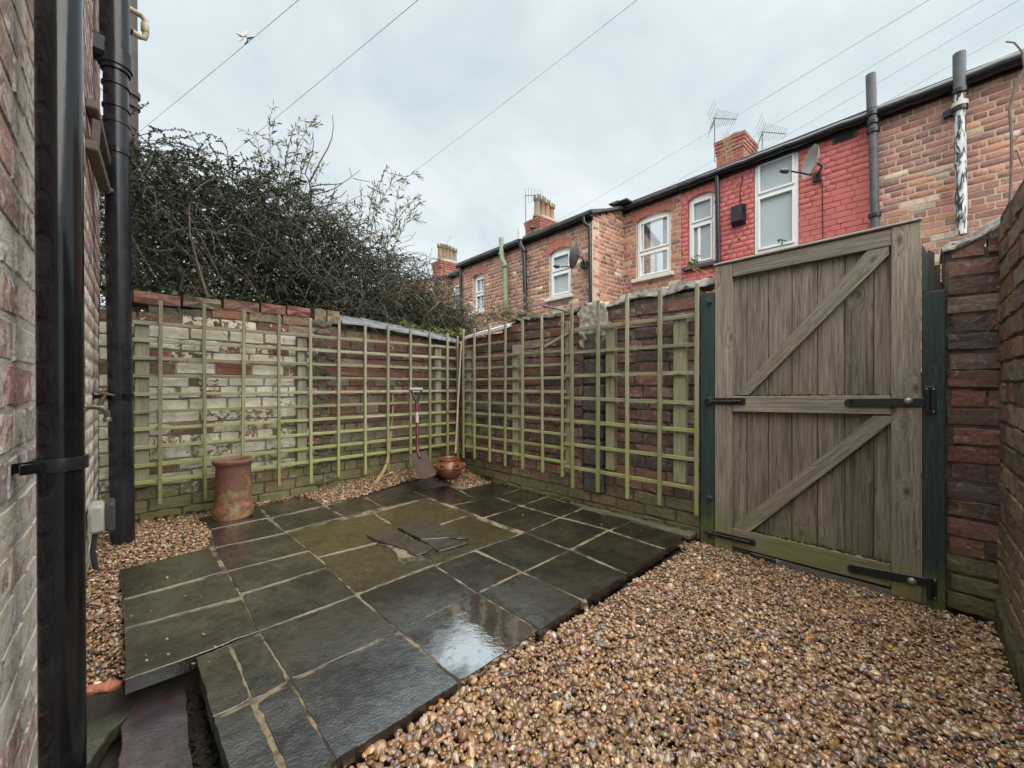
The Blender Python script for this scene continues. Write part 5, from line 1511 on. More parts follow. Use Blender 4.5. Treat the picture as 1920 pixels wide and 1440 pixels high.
MB().beam(GF.pt(sL1, zb0 - 0.065, -TH - 0.01), GF.pt(sR0, zb1 - 0.068, -TH - 0.01), 0.03, 0.02, GF.n).build('ledge', M['rotten'], gate)
# strap hinges
def hinge(x0, y0, x1, y1, wpx, plate, bolt):
    a, z0 = gz(x0, y0); b, z1 = gz(x1, y1)
    w = wpx
    mb = MB(); mb.beam(GF.pt(a, z0, 0.004), GF.pt(b, z1, 0.004), w, 0.008, GF.n, 0.002)
    mb.lathe(GF.pt(a, z0, 0.0), [(w * .5, 0), (w * .5, 0.0065), (w * .44, 0.008)], 16, GF.n)
    h = mb.build('strap_hinge', M['black_iron'], gate, 30)
    (px0, py0, px1, py1) = plate
    c, d = gz(px0, py0), gz(px1, py1)
    mb = MB(); mb.box(GF.pt((c[0] + d[0]) / 2, (c[1] + d[1]) / 2, 0.004), GF.d, UP, GF.n, abs(c[0] - d[0]), abs(c[1] - d[1]), 0.008, 0.002)
    q = GF.pt((c[0] + b) / 2 - 0.004, (c[1] + d[1]) / 2, 0.014)
    mb.tube([q - UP * 0.05, q + UP * 0.05], 0.011, 10)
    mb.build('hinge_plate', M['black_iron'], h, 30)
    P = gz(*bolt)
    MB().lathe(GF.pt(P[0], P[1], 0.008), [(0.018, 0), (0.0175, 0.003), (0.013, 0.008), (0.003, 0.0105)], 16, GF.n).build('bolt_head', M['zinc'], h, 60)
    mb = MB()
    for u_ in (0.2, 0.8):
        for v_ in (0.1, 0.9):
            if R.random() < 0.85: mb.lathe(GF.pt(c[0] + (d[0] - c[0]) * u_, c[1] + (d[1] - c[1]) * v_, 0.008), [(0.005, 0), (0.004, 0.0015), (0.001, 0.002)], 8, GF.n)
    mb.build('screws', M['zinc'], h)
hinge(1593, 755, 1742, 754.5, 0.044, (1733, 724, 1755, 777), (1703.6, 752))
hinge(1599, 1066, 1745, 1093, 0.044, (1737, 1080, 1757, 1126), (1710, 1089))
# moss along the ledges of the rails
M['moss'] = plain('dark_moss', (0.045, 0.055, 0.018), 0.95, 0.5, 60, 0.8, 0.1)
pts = []
for (za_, zb_, n_, d_) in ((zm0 + 0.05, zm1 + 0.05, 110, -0.03), (zb0 + 0.06, zb1 + 0.06, 150, -0.03)):
    for _ in range(n_):
        f = R.random(); a_ = sL1 + (sR0 - sL1) * f
        pts.append(GF.pt(a_, za_ + (zb_ - za_) * f + R.gauss(0, 0.003), R.uniform(-0.034, -0.012)))
o = lumps(gate, 'moss', M['moss'], pts, 0.003, 0.008, (1.4, 1.2, 0.8)); o['kind'] = 'stuff'
# bolts on the latch side
def bolt(x0, y0, x1, y1, kx, ky, w):
    a, z0 = gz(x0, y0); b, z1 = gz(x1, y1)
    h = MB().beam(GF.pt(a, z0, 0.003), GF.pt(b, z1, 0.003), w, 0.005, GF.n, 0.001).build('bolt', M['black_iron'], gate)
    mb = MB(); d = (GF.pt(b, z1) - GF.pt(a, z0))
    mb.tube([GF.pt(a, z0, 0.014) - d * 0.32, GF.pt(b, z1, 0.014) - d * 0.12], 0.0075, 10)
    for k in (0.12, 0.42, 0.62):
        P = GF.pt(a, z0, 0.010) + d * k
        mb.box(P, d.normalized(), GF.n.cross(d).normalized(), GF.n, 0.014, w * 0.72, 0.02, 0.004)
    P = GF.pt(a, z0, 0.02) + d * 0.55; mb.tube([P, P + GF.n * 0.018 - UP * 0.012], 0.006, 8)
    mb.build('bolt_bar', M['black'], h, 40)
    c = gz(kx, ky); mb = MB(); mb.box(GF.pt(c[0], c[1], 0.012), GF.d, UP, GF.n, 0.028, w * 1.05, 0.026, 0.004)
    mb.build('keeper', M['black_iron'], h)
bolt(1341, 752.5, 1398, 752.5, 1331, 752, 0.045)
bolt(1343, 1001, 1417, 1018, 1333, 1000, 0.036)

post_a0, post_a1 = gz(1313.5, 760)[0], gz(1338.5, 760)[0]
p1 = thing('gate_post', 'dark green painted latch post between trellis and gate, mossy at its foot', 'post', GF.pt((post_a0 + post_a1) / 2, -0.12))
zt = gz(1325, 549)[1]
MB().beam(GF.pt((post_a0 + post_a1) / 2, -0.14, -0.05), GF.pt((post_a0 + post_a1) / 2, zt, -0.05), abs(post_a0 - post_a1), 0.10, GF.n, 0.004).build('post', M['green'], p1, 30)
for (x, y) in ((1331, 566), (1332, 932)):
    a, z = gz(x, y); mb = MB(); mb.box(GF.pt(a, z, 0.012), GF.d, UP, GF.n, 0.022, 0.022, 0.026, 0.003); mb.tube([GF.pt(a, z, 0.02), GF.pt(a - 0.02, z - 0.003, 0.022)], 0.006, 8)
    mb.build('latch_staple', M['green'], p1)
q0, q1 = gz(1729, 800)[0], gz(1773.5, 800)[0]
p2 = thing('gate_post', 'dark green painted hinge post with a rotten split top', 'post', GF.pt((q0 + q1) / 2, -0.12))
ztp = gz(1750, 545)[1]
MB().beam(GF.pt((q0 + q1) / 2, -0.16, -0.05), GF.pt((q0 + q1) / 2, ztp, -0.05), abs(q0 - q1), 0.10, GF.n, 0.004).build('post', M['green'], p2, 30)
w_ = abs(q0 - q1)
for k, (f0, f1, h, mt) in enumerate(((0.0, 0.26, 0.225, 'green'), (0.26, 0.55, 0.20, 'rotten'), (0.55, 0.80, 0.15, 'rotten'), (0.80, 1.0, 0.06, 'rotten'))):
    a, b = q0 + (q1 - q0) * f0, q0 + (q1 - q0) * f1
    z0 = ztp + 0.0; zz = [h + R.uniform(-.02, .02), h + R.uniform(-.05, .0)]
    back = -0.098 if k < 2 else -0.08
    fr_ = 0.0 if k == 0 else -0.022 - 0.012 * k
    P = [GF.pt(a, z0, fr_), GF.pt(b, z0, fr_), GF.pt(b, z0, back), GF.pt(a, z0, back)]
    T = [GF.pt(a, z0 + zz[0], fr_), GF.pt(b, z0 + zz[1], fr_ - 0.005), GF.pt(b, z0 + zz[1] - 0.02, back), GF.pt(a, z0 + zz[0] - 0.02, back)]
    MB().add(P + T, [(0, 1, 5, 4), (1, 2, 6, 5), (2, 3, 7, 6), (3, 0, 4, 7), (4, 5, 6, 7), (3, 2, 1, 0)], [(p.z, p.x, p.y) for p in P + T]).build('split_top', M[mt], p2, 20)
# pale stone lying in the alley under the gate
st = MB().prism(rough_poly([V((2.93, 0.86, -0.125)), V((2.92, 0.60, -0.13)), V((3.12, 0.56, -0.13)), V((3.15, 0.88, -0.125))], 0.05, 0.006), V((0, 0, -0.06)), 0.008).build('doorstep', M['coping_slate'], None, 30)
tag(st, 'pale stone step glimpsed through the gap under the gate', 'step', None, 'thing')

# ------------------------------------------------------------------ pipes and fittings on the house wall
dp_pts = []
b0 = V((-0.068, 1.225, -0.10)); t0_ = V((-0.080, 1.238, 3.0))
dpipe = thing('downpipe', 'thick glossy black downpipe nearest the camera, standing off the brick wall', 'drainpipe', (b0.x, b0.y, -0.1))
def along(p, q, z): return p.lerp(q, (z - p.z) / (q.z - p.z))
MB().tube([along(b0, t0_, z) for z in np.linspace(-0.1, 3.0, 9)], 0.0335, 40).build('pipe', M['black'], dpipe, 60)
zc = 0.79
C0 = along(b0, t0_, zc)
mb = MB(); mb.lathe(C0 - UP * 0.010, [(0.030, -0.002), (0.0385, -0.002), (0.0392, 0.001), (0.0392, 0.021), (0.0385, 0.024), (0.030, 0.024)], 40)
br = mb.build('pipe_clip', M['dark_pipe'], dpipe, 30)
wp = V((WL.pt(1.19, zc).x + 0.006, 1.195, zc))
dirw = (wp - C0).normalized(); sd = dirw.cross(UP)
MB().beam(C0 + dirw * 0.030 + sd * 0.018, wp + sd * 0.014, 0.020, 0.005, sd, 0.001).build('lug', M['black'], br)
MB().beam(C0 + dirw * 0.030 - sd * 0.018, wp - sd * 0.014, 0.020, 0.005, sd, 0.001).build('lug', M['black'], br)
MB().lathe(wp + sd * 0.0165, [(0.006, 0), (0.005, 0.003), (0.001, 0.004)], 10, sd).build('screw', M['zinc'], br)
# soil pipe
sb_ = V((0.050, 3.30, -0.03)); stp = V((0.000, 3.31, 4.6))
soil = thing('soil_pipe', 'matt black soil pipe with clips and collars beside the lime washed wall', 'drainpipe', (sb_.x, sb_.y, -0.03))
MB().tube([along(sb_, stp, z) for z in np.linspace(-0.06, 2.78, 10)], 0.055, 30).build('pipe', M['dark_pipe'], soil, 60)
MB().tube([along(sb_, stp, z) for z in np.linspace(2.78, 4.6, 6)], 0.066, 30).build('upper_pipe', M['dark_pipe'], soil, 60)
for (z, r, h) in ((2.80, 0.075, 0.10), (2.69, 0.063, 0.02), (2.56, 0.062, 0.02), (2.47, 0.060, 0.03)):
    MB().lathe(along(sb_, stp, z), [(r * .85, 0), (r, 0.004), (r, h - 0.004), (r * .85, h)], 28).build('collar', M['dark_pipe'], soil, 40)
for z in (0.87, 2.30):
    P = along(sb_, stp, z)
    c_ = MB().lathe(P, [(0.054, 0), (0.062, 0), (0.062, 0.028), (0.054, 0.028)], 28).build('pipe_clip', M['black'], soil, 30)
    e = WL.pt(3.27, z + 0.014)
    MB().beam(P + V((-0.05, 0, 0.014)), e, 0.024, 0.012, V((0, 1, 0)), 0.002).build('lug', M['black'], c_)
    MB().box(e, V((0, 1, 0)), UP, WL.n, 0.09, 0.04, 0.012, 0.003).build('foot_plate', M['black'], c_)
P = along(sb_, stp, 2.84)
MB().box(P + V((-0.075, 0, 0.05)), V((1, 0, 0)), V((0, 1, 0)), UP, 0.10, 0.12, 0.12, 0.02).build('bracket', M['black_iron'], soil)
# old brown pipe behind the yard wall
ob = at_depth(241, 150, 3.12)
old = thing('vent_pipe', 'old brown pipe rising behind the soil pipe out of the shrub', 'drainpipe', (ob.x, ob.y, 1.3))
MB().tube([V((ob.x + 0.02, ob.y, 1.2)), V((ob.x - 0.012, ob.y, 5.8))], 0.05, 20).build('pipe', M['brown_pipe'], old, 60)
for y_ in (183, 205): MB().lathe(at_depth(241.5, y_, 3.12), [(0.05, 0), (0.068, 0.01), (0.068, 0.05), (0.05, 0.06)], 20).build('collar', M['brown_pipe'], old, 40)
# overflow pipe with two bends
ov = thing('overflow_pipe', 'cream plastic overflow pipe bent into a hook round the black soil pipe', 'pipe', (0.0, 3.4, 3.2))
zo = 3.27
pts = [V((WL.pt(3.42, 0).x, 3.42, zo + 0.03)), V((0.09, 3.42, zo)), V((0.135, 3.42, zo - 0.005)), V((0.152, 3.42, zo - 0.025)), V((0.155, 3.42, zo - 0.11)), V((0.148, 3.42, zo - 0.135)), V((0.125, 3.415, zo - 0.145)), V((0.055, 3.38, zo - 0.145))]
pts = [V((p.x, p.y, p.z)) for p in pts]
MB().tube(pts, 0.017, 14).build('pipe', M['cream_pipe'], ov, 60)
MB().lathe(V((0.152, 3.42, zo - 0.10)), [(0.019, 0), (0.021, 0.004), (0.021, 0.05), (0.019, 0.054)], 16).build('elbow', M['cream_pipe'], ov)
MB().tube([V((0.085, 3.40, zo - 0.145)), V((0.02, 3.36, zo - 0.145))], 0.026, 14).build('socket', M['dark_pipe'], ov)
# iron bracket
ib = thing('iron_bracket', 'weathered iron bracket frame fixed on the wall between the two black pipes', 'bracket', WL.pt(3.0, 2.1, 0.03))
a0, a1 = 2.78, 3.24
for (p, q) in (((a0, 2.10, 0.02), (a1, 2.06, 0.05)), ((a0, 2.30, 0.02), (a1, 2.22, 0.05))):
    MB().beam(WL.pt(p[0], p[1], p[2]), WL.pt(q[0], q[1], q[2]), 0.05, 0.045, WL.n, 0.006).build('bar', M['iron_old'], ib, 30)
for a in (a0 + 0.05, a1 - 0.03):
    MB().beam(WL.pt(a, 2.12, 0.03), WL.pt(a, 2.24, 0.035), 0.05, 0.03, WL.n, 0.004).build('strut', M['iron_old'], ib, 30)
MB().lathe(WL.pt(a1 + 0.0, 2.06, 0.06), [(0.016, 0), (0.012, 0.02), (0.004, 0.024)], 10, WL.n).build('bolt', M['iron_old'], ib)
# garden tap
tp = thing('garden_tap', 'dull brass garden tap with a T handle on the whitewashed bricks', 'tap', WL.pt(2.75, 0.80, 0.02))
A = WL.pt(2.80, 0.845, 0.0); 
mb = MB(); mb.tube([A, A + WL.n * 0.03, A + WL.n * 0.055 + V((0, 0.0, -0.006)), A + WL.n * 0.072 + V((0, 0, -0.03)), A + WL.n * 0.074 + V((0, 0, -0.06))], [0.012, 0.013, 0.016, 0.013, 0.012], 14)
mb.lathe(A, [(0.022, 0), (0.02, 0.006), (0.012, 0.008)], 14, WL.n)
mb.lathe(A + WL.n * 0.074 + V((0, 0, -0.075)), [(0.016, 0), (0.016, 0.02), (0.012, 0.024)], 14); mb.build('body', M['brass'], tp, 50)
B = A + WL.n * 0.045
MB().tube([B, B + V((0.012, 0, 0.035)), B + V((0.022, 0, 0.06))], [0.013, 0.010, 0.006], 12).build('spindle', M['brass'], tp, 50)
Tt = B + V((0.022, 0, 0.062)); MB().tube([Tt + V((-0.028, -0.015, 0.008)), Tt, Tt + V((0.03, 0.016, -0.008))], [0.0055, 0.007, 0.0055], 10).build('handle', M['brass'], tp, 50)
# weatherproof electric box
eb = thing('socket_box', 'grey weatherproof electric box with a dark hinged cover low on the wall', 'electric box', WL.pt(2.85, 0.30, 0.0))
MB().box(WL.pt(2.85, 0.30, 0.035), V((0, 1, 0)), UP, WL.n, 0.14, 0.135, 0.055, 0.012).build('case', M['box_grey'], eb, 40)
MB().box(WL.pt(2.85, 0.302, 0.082), V((0, 1, 0)), UP, WL.n, 0.145, 0.14, 0.036, 0.014).build('cover', M['box_dark'], eb, 40)
MB().tube([WL.pt(2.86, 0.235, 0.03), WL.pt(2.87, 0.12, 0.02), WL.pt(2.90, 0.03, 0.03)], 0.011, 10).build('cable', M['box_dark'], eb)
pl = MB().box(WL.pt(2.80, 1.055, 0.004), V((0, 1, 0)), UP, WL.n, 0.10, 0.03, 0.006, 0.001).build('sign_plate', M['white_pipe']); tag(pl, 'tiny white plate screwed on the bricks above the tap', 'plate', None, 'thing')

# ------------------------------------------------------------------ pots, spade, sticks, slates
cp = on_patio(438, 968); cpz = patio_z(cp.x) + 0.001
pot = thing('chimney_pot', 'weathered terracotta chimney pot standing on the slab near the soil pipe', 'chimney pot', (cp.x, cp.y, cpz))
Cc = V((cp.x, cp.y, cpz))
prof = [(0.116, 0), (0.122, 0.012), (0.121, 0.07), (0.112, 0.095), (0.108, 0.11), (0.106, 0.36), (0.108, 0.372), (0.111, 0.376), (0.112, 0.382), (0.122, 0.388), (0.128, 0.400), (0.126, 0.412), (0.114, 0.418), (0.102, 0.412), (0.094, 0.39), (0.092, 0.05)]
prof = [(r, z * 0.985) for r, z in prof]
MB().lathe(Cc, prof[:9], 48, None, (1, 0)).build('body', M['terracotta'], pot, 45)
mb = MB(); mb.lathe(Cc, prof[8:], 48, None, (0, 1)); mb.build('rim', M['terracotta'], pot, 45)
# spade
sp_b = at_depth(797, 896, 3.62); sp_t = at_depth(780.8, 728, 4.02)
spade = thing('spade', 'spade with a red shaft, D handle and rusty blade leaning on the trellis', 'spade', sp_b)
ax = (sp_t - sp_b).normalized(); L_ = (sp_t - sp_b).length
BL_, BR_, TR_, TL_ = at_depth(785, 899, 3.60), at_depth(818, 891, 3.70), at_depth(798, 846, 3.93), at_depth(768, 853, 3.83)
rt = ((BR_ - BL_) + (TR_ - TL_)).normalized(); bx_ = ((TL_ + TR_) - (BL_ + BR_)) / 2
nm = rt.cross(bx_).normalized()
if nm.dot(V((-1, -1, 0))) < 0: nm = -nm
bl, bw = bx_.length, (BR_ - BL_).length
sp_b = (TL_ + TR_) / 2
ax = (sp_t - sp_b).normalized(); L_ = (sp_t - sp_b).length
n1_, n2_ = 7, 6
vs, fs = [], []
for i in range(n1_ + 1):
    v_ = i / n1_
    for j in range(n2_ + 1):
        u_ = j / n2_ * 2 - 1
        q_ = BL_.lerp(TL_, v_).lerp(BR_.lerp(TR_, v_), j / n2_)
        vs.append(q_ + nm * (0.022 * (u_ * u_) - 0.010 + 0.02 * v_ * (1 - abs(u_))))
k = n2_ + 1
for i in range(n1_):
    for j in range(n2_):
        fs.append((i * k + j, i * k + j + 1, (i + 1) * k + j + 1, (i + 1) * k + j))
nv = len(vs); vs2 = [p - nm * 0.004 for p in vs]
rim_ = [j for j in range(k)] + [i * k + n2_ for i in range(1, n1_ + 1)] + [n1_ * k + j for j in range(n2_ - 1, -1, -1)] + [i * k for i in range(n1_ - 1, 0, -1)]
fs2 = fs + [tuple(q + nv for q in f[::-1]) for f in fs] + [(rim_[i], rim_[(i + 1) % len(rim_)], rim_[(i + 1) % len(rim_)] + nv, rim_[i] + nv) for i in range(len(rim_))]
mb = MB(); mb.add(vs + vs2, fs2)
for sg in (-1, 1): mb.beam(sp_b + rt * (sg * bw * 0.12), sp_b + rt * (sg * bw * 0.49), 0.012, 0.008, nm)
mb.build('blade', M['spade_blade'], spade, 50)
MB().tube([sp_b - bx_ * 0.25 + nm * 0.012, sp_b + nm * 0.004, sp_b + ax * 0.09], [0.011, 0.018, 0.017], 14).build('socket', M['spade_red'], spade, 50)
sh = MB().tube([sp_b + ax * 0.08, sp_b + ax * (L_ - 0.14)], 0.0155, 14).build('shaft', M['spade_red'], spade, 50)
MB().tube([sp_b + ax * (L_ * 0.46), sp_b + ax * (L_ * 0.62)], 0.0162, 14).build('label', M['spade_label'], sh, 50)
ha = sp_b + ax * (L_ - 0.15); hr = V((1, -1, 0)).normalized()
mb = MB()
for sg in (-1, 1): mb.tube([ha, ha + ax * 0.05 + hr * sg * 0.018, ha + ax * 0.135 + hr * sg * 0.055], [0.016, 0.012, 0.010], 10)
mb.build('fork', M['black_iron'], spade, 50)
MB().tube([ha + ax * 0.14 - hr * 0.062, ha + ax * 0.14 + hr * 0.062], 0.0155, 14).build('handle', M['grip'], spade, 50)
# strawberry pot
pc2 = at_z(843, 884, 0.055)
pz = float(gravel_z(pc2.x, pc2.y)) - 0.004
sp2 = thing('strawberry_pot', 'squat glazed terracotta planter with round side openings in the gravel corner', 'plant pot', (pc2.x, pc2.y, pz))
Cp = V((pc2.x, pc2.y, pz))
n_a, prof2 = 60, [(0.085, 0.0), (0.105, 0.02), (0.128, 0.05), (0.143, 0.085), (0.150, 0.112), (0.149, 0.120), (0.146, 0.126), (0.130, 0.150), (0.118, 0.168), (0.109, 0.182), (0.108, 0.192), (0.114, 0.198), (0.116, 0.206), (0.110, 0.211), (0.102, 0.206), (0.096, 0.19), (0.096, 0.175)]
prof2 = [(r * 0.95, z * 0.95) for r, z in prof2]
vs, fs, gs = [], [], []
for (r, z) in prof2:
    for k in range(n_a):
        t = 2 * math.pi * k / n_a; rr = r
        if 0.09 < z < 0.19:
            b_ = max(0, math.cos(6 * (t - 0.35)))
            rr = r + 0.016 * b_ * math.exp(-((z - 0.122) / 0.02) ** 2)
        vs.append(Cp + V((rr * math.cos(t), rr * math.sin(t), z)))
for i in range(len(prof2) - 1):
    for k in range(n_a):
        k2 = (k + 1) % n_a; fs.append((i * n_a + k, i * n_a + k2, (i + 1) * n_a + k2, (i + 1) * n_a + k))
fs.append(tuple(range(n_a))[::-1]); fs.append(tuple((len(prof2) - 1) * n_a + k for k in range(n_a)))
body = MB().add(vs, fs).build('body', M['glazed'], sp2, 60)
th0 = math.atan2(-pc2.y, -pc2.x)
for k in range(6):
    t = th0 + math.radians(-32 + 60 * k)
    o_ = V((math.cos(t), math.sin(t), 0)); ax_ = (o_ * 0.62 + UP * 0.80).normalized()
    P = Cp + o_ * 0.140 + UP * 0.136
    MB().lathe(P - ax_ * 0.022, [(0.038, 0), (0.040, 0.022), (0.0405, 0.026), (0.036, 0.028), (0.033, 0.024), (0.032, 0.016)], 22, ax_).build('pocket', M['glazed'], sp2, 50)
    MB().lathe(P - ax_ * 0.006, [(0.0325, 0.0), (0.0325, 0.003), (0.01, 0.004)], 20, ax_).build('shade_disc', M['potdark'], sp2, 50)  # near-black disc paints the pocket's inner shade; the body is not cut
MB().lathe(Cp + UP * 0.16, [(0.092, 0), (0.092, 0.01), (0.05, 0.014)], 24).build('compost', M['soil'], sp2)
# pruned stem
stm = thing('pruned_stem', 'bare pale woody plant stem with cut knots leaning up the trellis', 'plant', at_depth(706, 906, 3.80))
pp = [(704, 908, 3.76), (711, 896, 3.80), (719, 884, 3.84), (726, 868, 3.90), (729, 845, 3.95), (732, 815, 3.99), (735, 785, 4.0), (736.5, 765, 4.0), (736, 733, 4.0)]
PP = [at_depth(*p) for p in pp]
MB().tube(PP, [0.022, 0.019, 0.017, 0.016, 0.015, 0.013, 0.011, 0.010, 0.008], 10).build('stem', M['stem'], stm, 60)
for i in (3, 4): lumps(stm, 'knot', M['stem'], [PP[i] + V((-0.004, -0.006, 0.0))], 0.021, 0.024)
for (x, y, d_) in ((700, 893, 3.76), (747, 884, 3.95), (740, 893, 3.9)):
    MB().tube([PP[1], at_depth((x + 711) / 2, y + 4, 3.84), at_depth(x, y, d_)], [0.006, 0.005, 0.003], 6).build('side_twig', M['stem'], stm, 60)
cn = thing('garden_cane', 'thin pale cane leaning upright in the corner between the trellises', 'cane', at_depth(854, 848, 4.1))
MB().tube([at_depth(854, 850, 4.12), at_depth(858.5, 760, 4.22), at_depth(865, 640, 4.34)], [0.011, 0.010, 0.008], 8).build('cane', M['cane'], cn, 60)
# broken slates on the patio
def bslate(label, px, z, tilt=(0, 0)):
    P = [on_patio(560 + a / 5.333, 880 + b / 5.333, z) for (a, b) in px]
    c = sum(P, V((0, 0, 0))) / len(P)
    P = [p + V((0, 0, (p.x - c.x) * tilt[0] + (p.y - c.y) * tilt[1])) for p in rough_poly(P, 0.03, 0.0025)]
    o = MB().prism(P, V((0, 0, -0.010)), 0.002).build('broken_slate', M['slab'], None, 30)
    o.color = (0.040, 0.031, 0.028, 0.0)
    tag(o, label, 'slate', 'broken slates lying on the mossy slabs', 'thing')
bslate('long jagged purple slate piece lying over the pale bedding patch', [(675, 650), (760, 622), (870, 595), (1100, 682), (1350, 780), (1270, 828), (1180, 858), (1125, 842), (1085, 800), (940, 752), (790, 710)], 0.013, (0.01, 0.0))
bslate('largest broken purple slate, split along its lower side', [(985, 575), (1090, 535), (1200, 500), (1385, 528), (1440, 575), (1530, 600), (1700, 690), (1480, 680), (1320, 690), (1225, 698), (1110, 640)], 0.0155)
bslate('small wedge of purple slate broken off the largest piece', [(1240, 704), (1330, 694), (1490, 690), (1650, 712), (1700, 728), (1560, 775), (1405, 815), (1310, 752)], 0.0125)
# cable end on the wall top
cb_ = MB().tube([WB.px(1064, 584, -0.05), WB.px(1040, 578, 0.05), WB.px(1016, 573, 0.10)], 0.009, 8).build('cable_end', M['grey_pipe'])
tag(cb_, 'stiff grey cable end poking out over the wall top by the trellis', 'cable', None, 'thing')


# fallen leaves and bits of twig on the gravel and slabs
nD = 90
xd = NR.uniform(0.3, 2.8, nD); yd = NR.uniform(-0.22, 1.0, nD)
zd = gravel_z(xd, yd) + 0.012
mb = MB()
for a, b, c in zip(xd, yd, zd):
    if R.random() < 0.45:
        t = R.uniform(0, 6.28); l = R.uniform(0.02, 0.05); q = V((a, b, c + 0.004)); d_ = V((math.cos(t), math.sin(t), R.uniform(-.15, .15))) * l
        mb.tube([q - d_, q + V((R.gauss(0, .003), R.gauss(0, .003), .002)), q + d_], [0.0016, 0.0018, 0.001], 5)
    else:
        t = R.uniform(0, 6.28); l = R.uniform(0.008, 0.016); w_ = l * R.uniform(.3, .5); X = V((math.cos(t), math.sin(t), R.uniform(-.3, .3))); Y = V((-math.sin(t), math.cos(t), R.uniform(-.4, .4))); q = V((a, b, c + 0.005))
        mb.add([q - X * l, q - X * l * .2 + Y * w_, q + X * l, q - X * l * .2 - Y * w_], [(0, 1, 2, 3)])
o = mb.build('leaf_litter', plain('dead_leaves', (0.16, 0.095, 0.05), 0.7, 0.5, 30), None, 0); tag(o, kind='stuff')

# ------------------------------------------------------------------ plants behind the walls
def stems_mesh(name, P, r0, r1, mat, parent):
    """P (n, m, 3) polylines as three sided tubes"""
    n, m, _ = P.shape
    T = np.gradient(P, axis=1); T /= np.linalg.norm(T, axis=2, keepdims=True) + 1e-9
    ref = np.where(np.abs(T[..., 2:3]) > 0.9, np.array([1., 0, 0]), np.array([0, 0, 1.]))
    A = np.cross(T, ref); A /= np.linalg.norm(A, axis=2, keepdims=True) + 1e-9
    B = np.cross(T, A)
    rr = np.linspace(1, 0, m)[None, :, None] * (np.asarray(r0).reshape(-1, 1, 1) - np.asarray(r1).reshape(-1, 1, 1)) + np.asarray(r1).reshape(-1, 1, 1)
    rings = [P + (A * math.cos(t) + B * math.sin(t)) * rr for t in (0, 2.094, 4.189)]
    vv = np.stack(rings, 2).reshape(-1, 3)
    idx = np.arange(n * m * 3).reshape(n, m, 3)
    fs = [np.stack([idx[:, :-1, k], idx[:, :-1, (k + 1) % 3], idx[:, 1:, (k + 1) % 3], idx[:, 1:, k]], -1).reshape(-1, 4) for k in range(3)]
    o = np_mesh(name, vv, np.concatenate(fs), mat, parent, smooth=True)
    return o
def leaves_mesh(name, base, dirn, ln, wd, mat, parent, fold=0.25, hue=0.12):
    n = len(base)
    d = dirn / (np.linalg.norm(dirn, axis=1, keepdims=True) + 1e-9)
    rnd = NR.normal(0, 1, (n, 3)); sd = np.cross(d, rnd); sd /= np.linalg.norm(sd, axis=1, keepdims=True) + 1e-9
    nr = np.cross(d, sd)
    ln = np.asarray(ln).reshape(-1, 1) * np.ones((n, 1)); wd = np.asarray(wd).reshape(-1, 1) * np.ones((n, 1))
    tip = base + d * ln; mid = base + d * ln * 0.48
    l = mid + sd * wd * 0.5 + nr * wd * fold; r = mid - sd * wd * 0.5 + nr * wd * fold
    vv = np.stack([base, l, tip, r], 1).reshape(-1, 3)
    q = np.arange(n * 4).reshape(n, 4)
    f = np.concatenate([q[:, [0, 1, 2]], q[:, [0, 2, 3]]])
    k = np.exp(NR.normal(0, 0.28, (n, 1))); h = NR.normal(0, hue, (n, 1))
    c = np.concatenate([k * (1 + h), k, k * (1 - h), np.ones((n, 1))], 1).clip(0.2, 2.5)
    return np_mesh(name, vv, f, mat, parent, [('bcol', np.repeat(c, 4, 0))])
def arcs(p0, d, L, droop, m, wig=0.06):
    """n arching twigs sampled at m points"""
    n = len(p0); t = np.linspace(0, 1, m)[None, :, None]
    d = d / np.linalg.norm(d, axis=1, keepdims=True)
    P = p0[:, None] + d[:, None] * (L[:, None, None] * t)
    P[..., 2] -= (droop[:, None] * L[:, None] * (t[..., 0] ** 2))
    w = NR.normal(0, 1, (n, 1, 3)) * wig * L[:, None, None] * np.sin(t * math.pi)
    w2 = NR.normal(0, 1, (n, 1, 3)) * wig * 0.5 * L[:, None, None] * np.sin(t * 2 * math.pi)
    return P + w + w2
def along_twigs(P, k, start=0.08):
    """k points on each polyline with tangents"""
    n, m, _ = P.shape
    t = start + (1 - start) * (np.arange(k)[None] + NR.uniform(0, 1, (n, k))) / k * 0.999
    x = t * (m - 1); i = np.minimum(x.astype(int), m - 2); f = (x - i)[..., None]
    ii = np.arange(n)[:, None]
    A, B = P[ii, i], P[ii, i + 1]
    T = B - A; T /= np.linalg.norm(T, axis=2, keepdims=True) + 1e-9
    return (A * (1 - f) + B * f).reshape(-1, 3), T.reshape(-1, 3)
SF = Frame((0, 4.45), (1, 0), 1)
if SF.n.y > 0: SF.n = -SF.n
out_px = [(236, 232), (262, 240), (300, 262), (345, 300), (420, 312), (470, 322), (520, 345), (575, 388), (625, 420), (680, 456), (730, 488), (775, 526), (815, 562), (850, 604)]
H = interp([SF.hit(x, y) for (x, y) in out_px])
u_lo, u_hi = SF.hit(176, 400)[0], SF.hit(852, 600)[0]
shrub = thing('cotoneaster_shrub', 'huge dense dark evergreen shrub with tiny leaves sprawling over the lime washed wall', 'shrub', (1.4, 4.5, 1.2))
# woody stems
nS = 70
p0 = np.stack([NR.uniform(u_lo, u_hi - 0.2, nS), NR.uniform(4.0, 4.9, nS), NR.uniform(1.2, 1.5, nS)], 1)
d = np.stack([NR.normal(0, 0.55, nS), NR.normal(-0.02, 0.25, nS), np.ones(nS)], 1)
Lh = np.array([max(0.3, H(a) - 1.35) for a in p0[:, 0]]) * NR.uniform(0.6, 1.0, nS)
PS = arcs(p0, d, Lh * 1.05, NR.uniform(0.0, 0.25, nS), 9, 0.07)
stems_mesh('trunk', PS, NR.uniform(0.010, 0.024, nS), np.full(nS, 0.004), M['twig'], shrub)
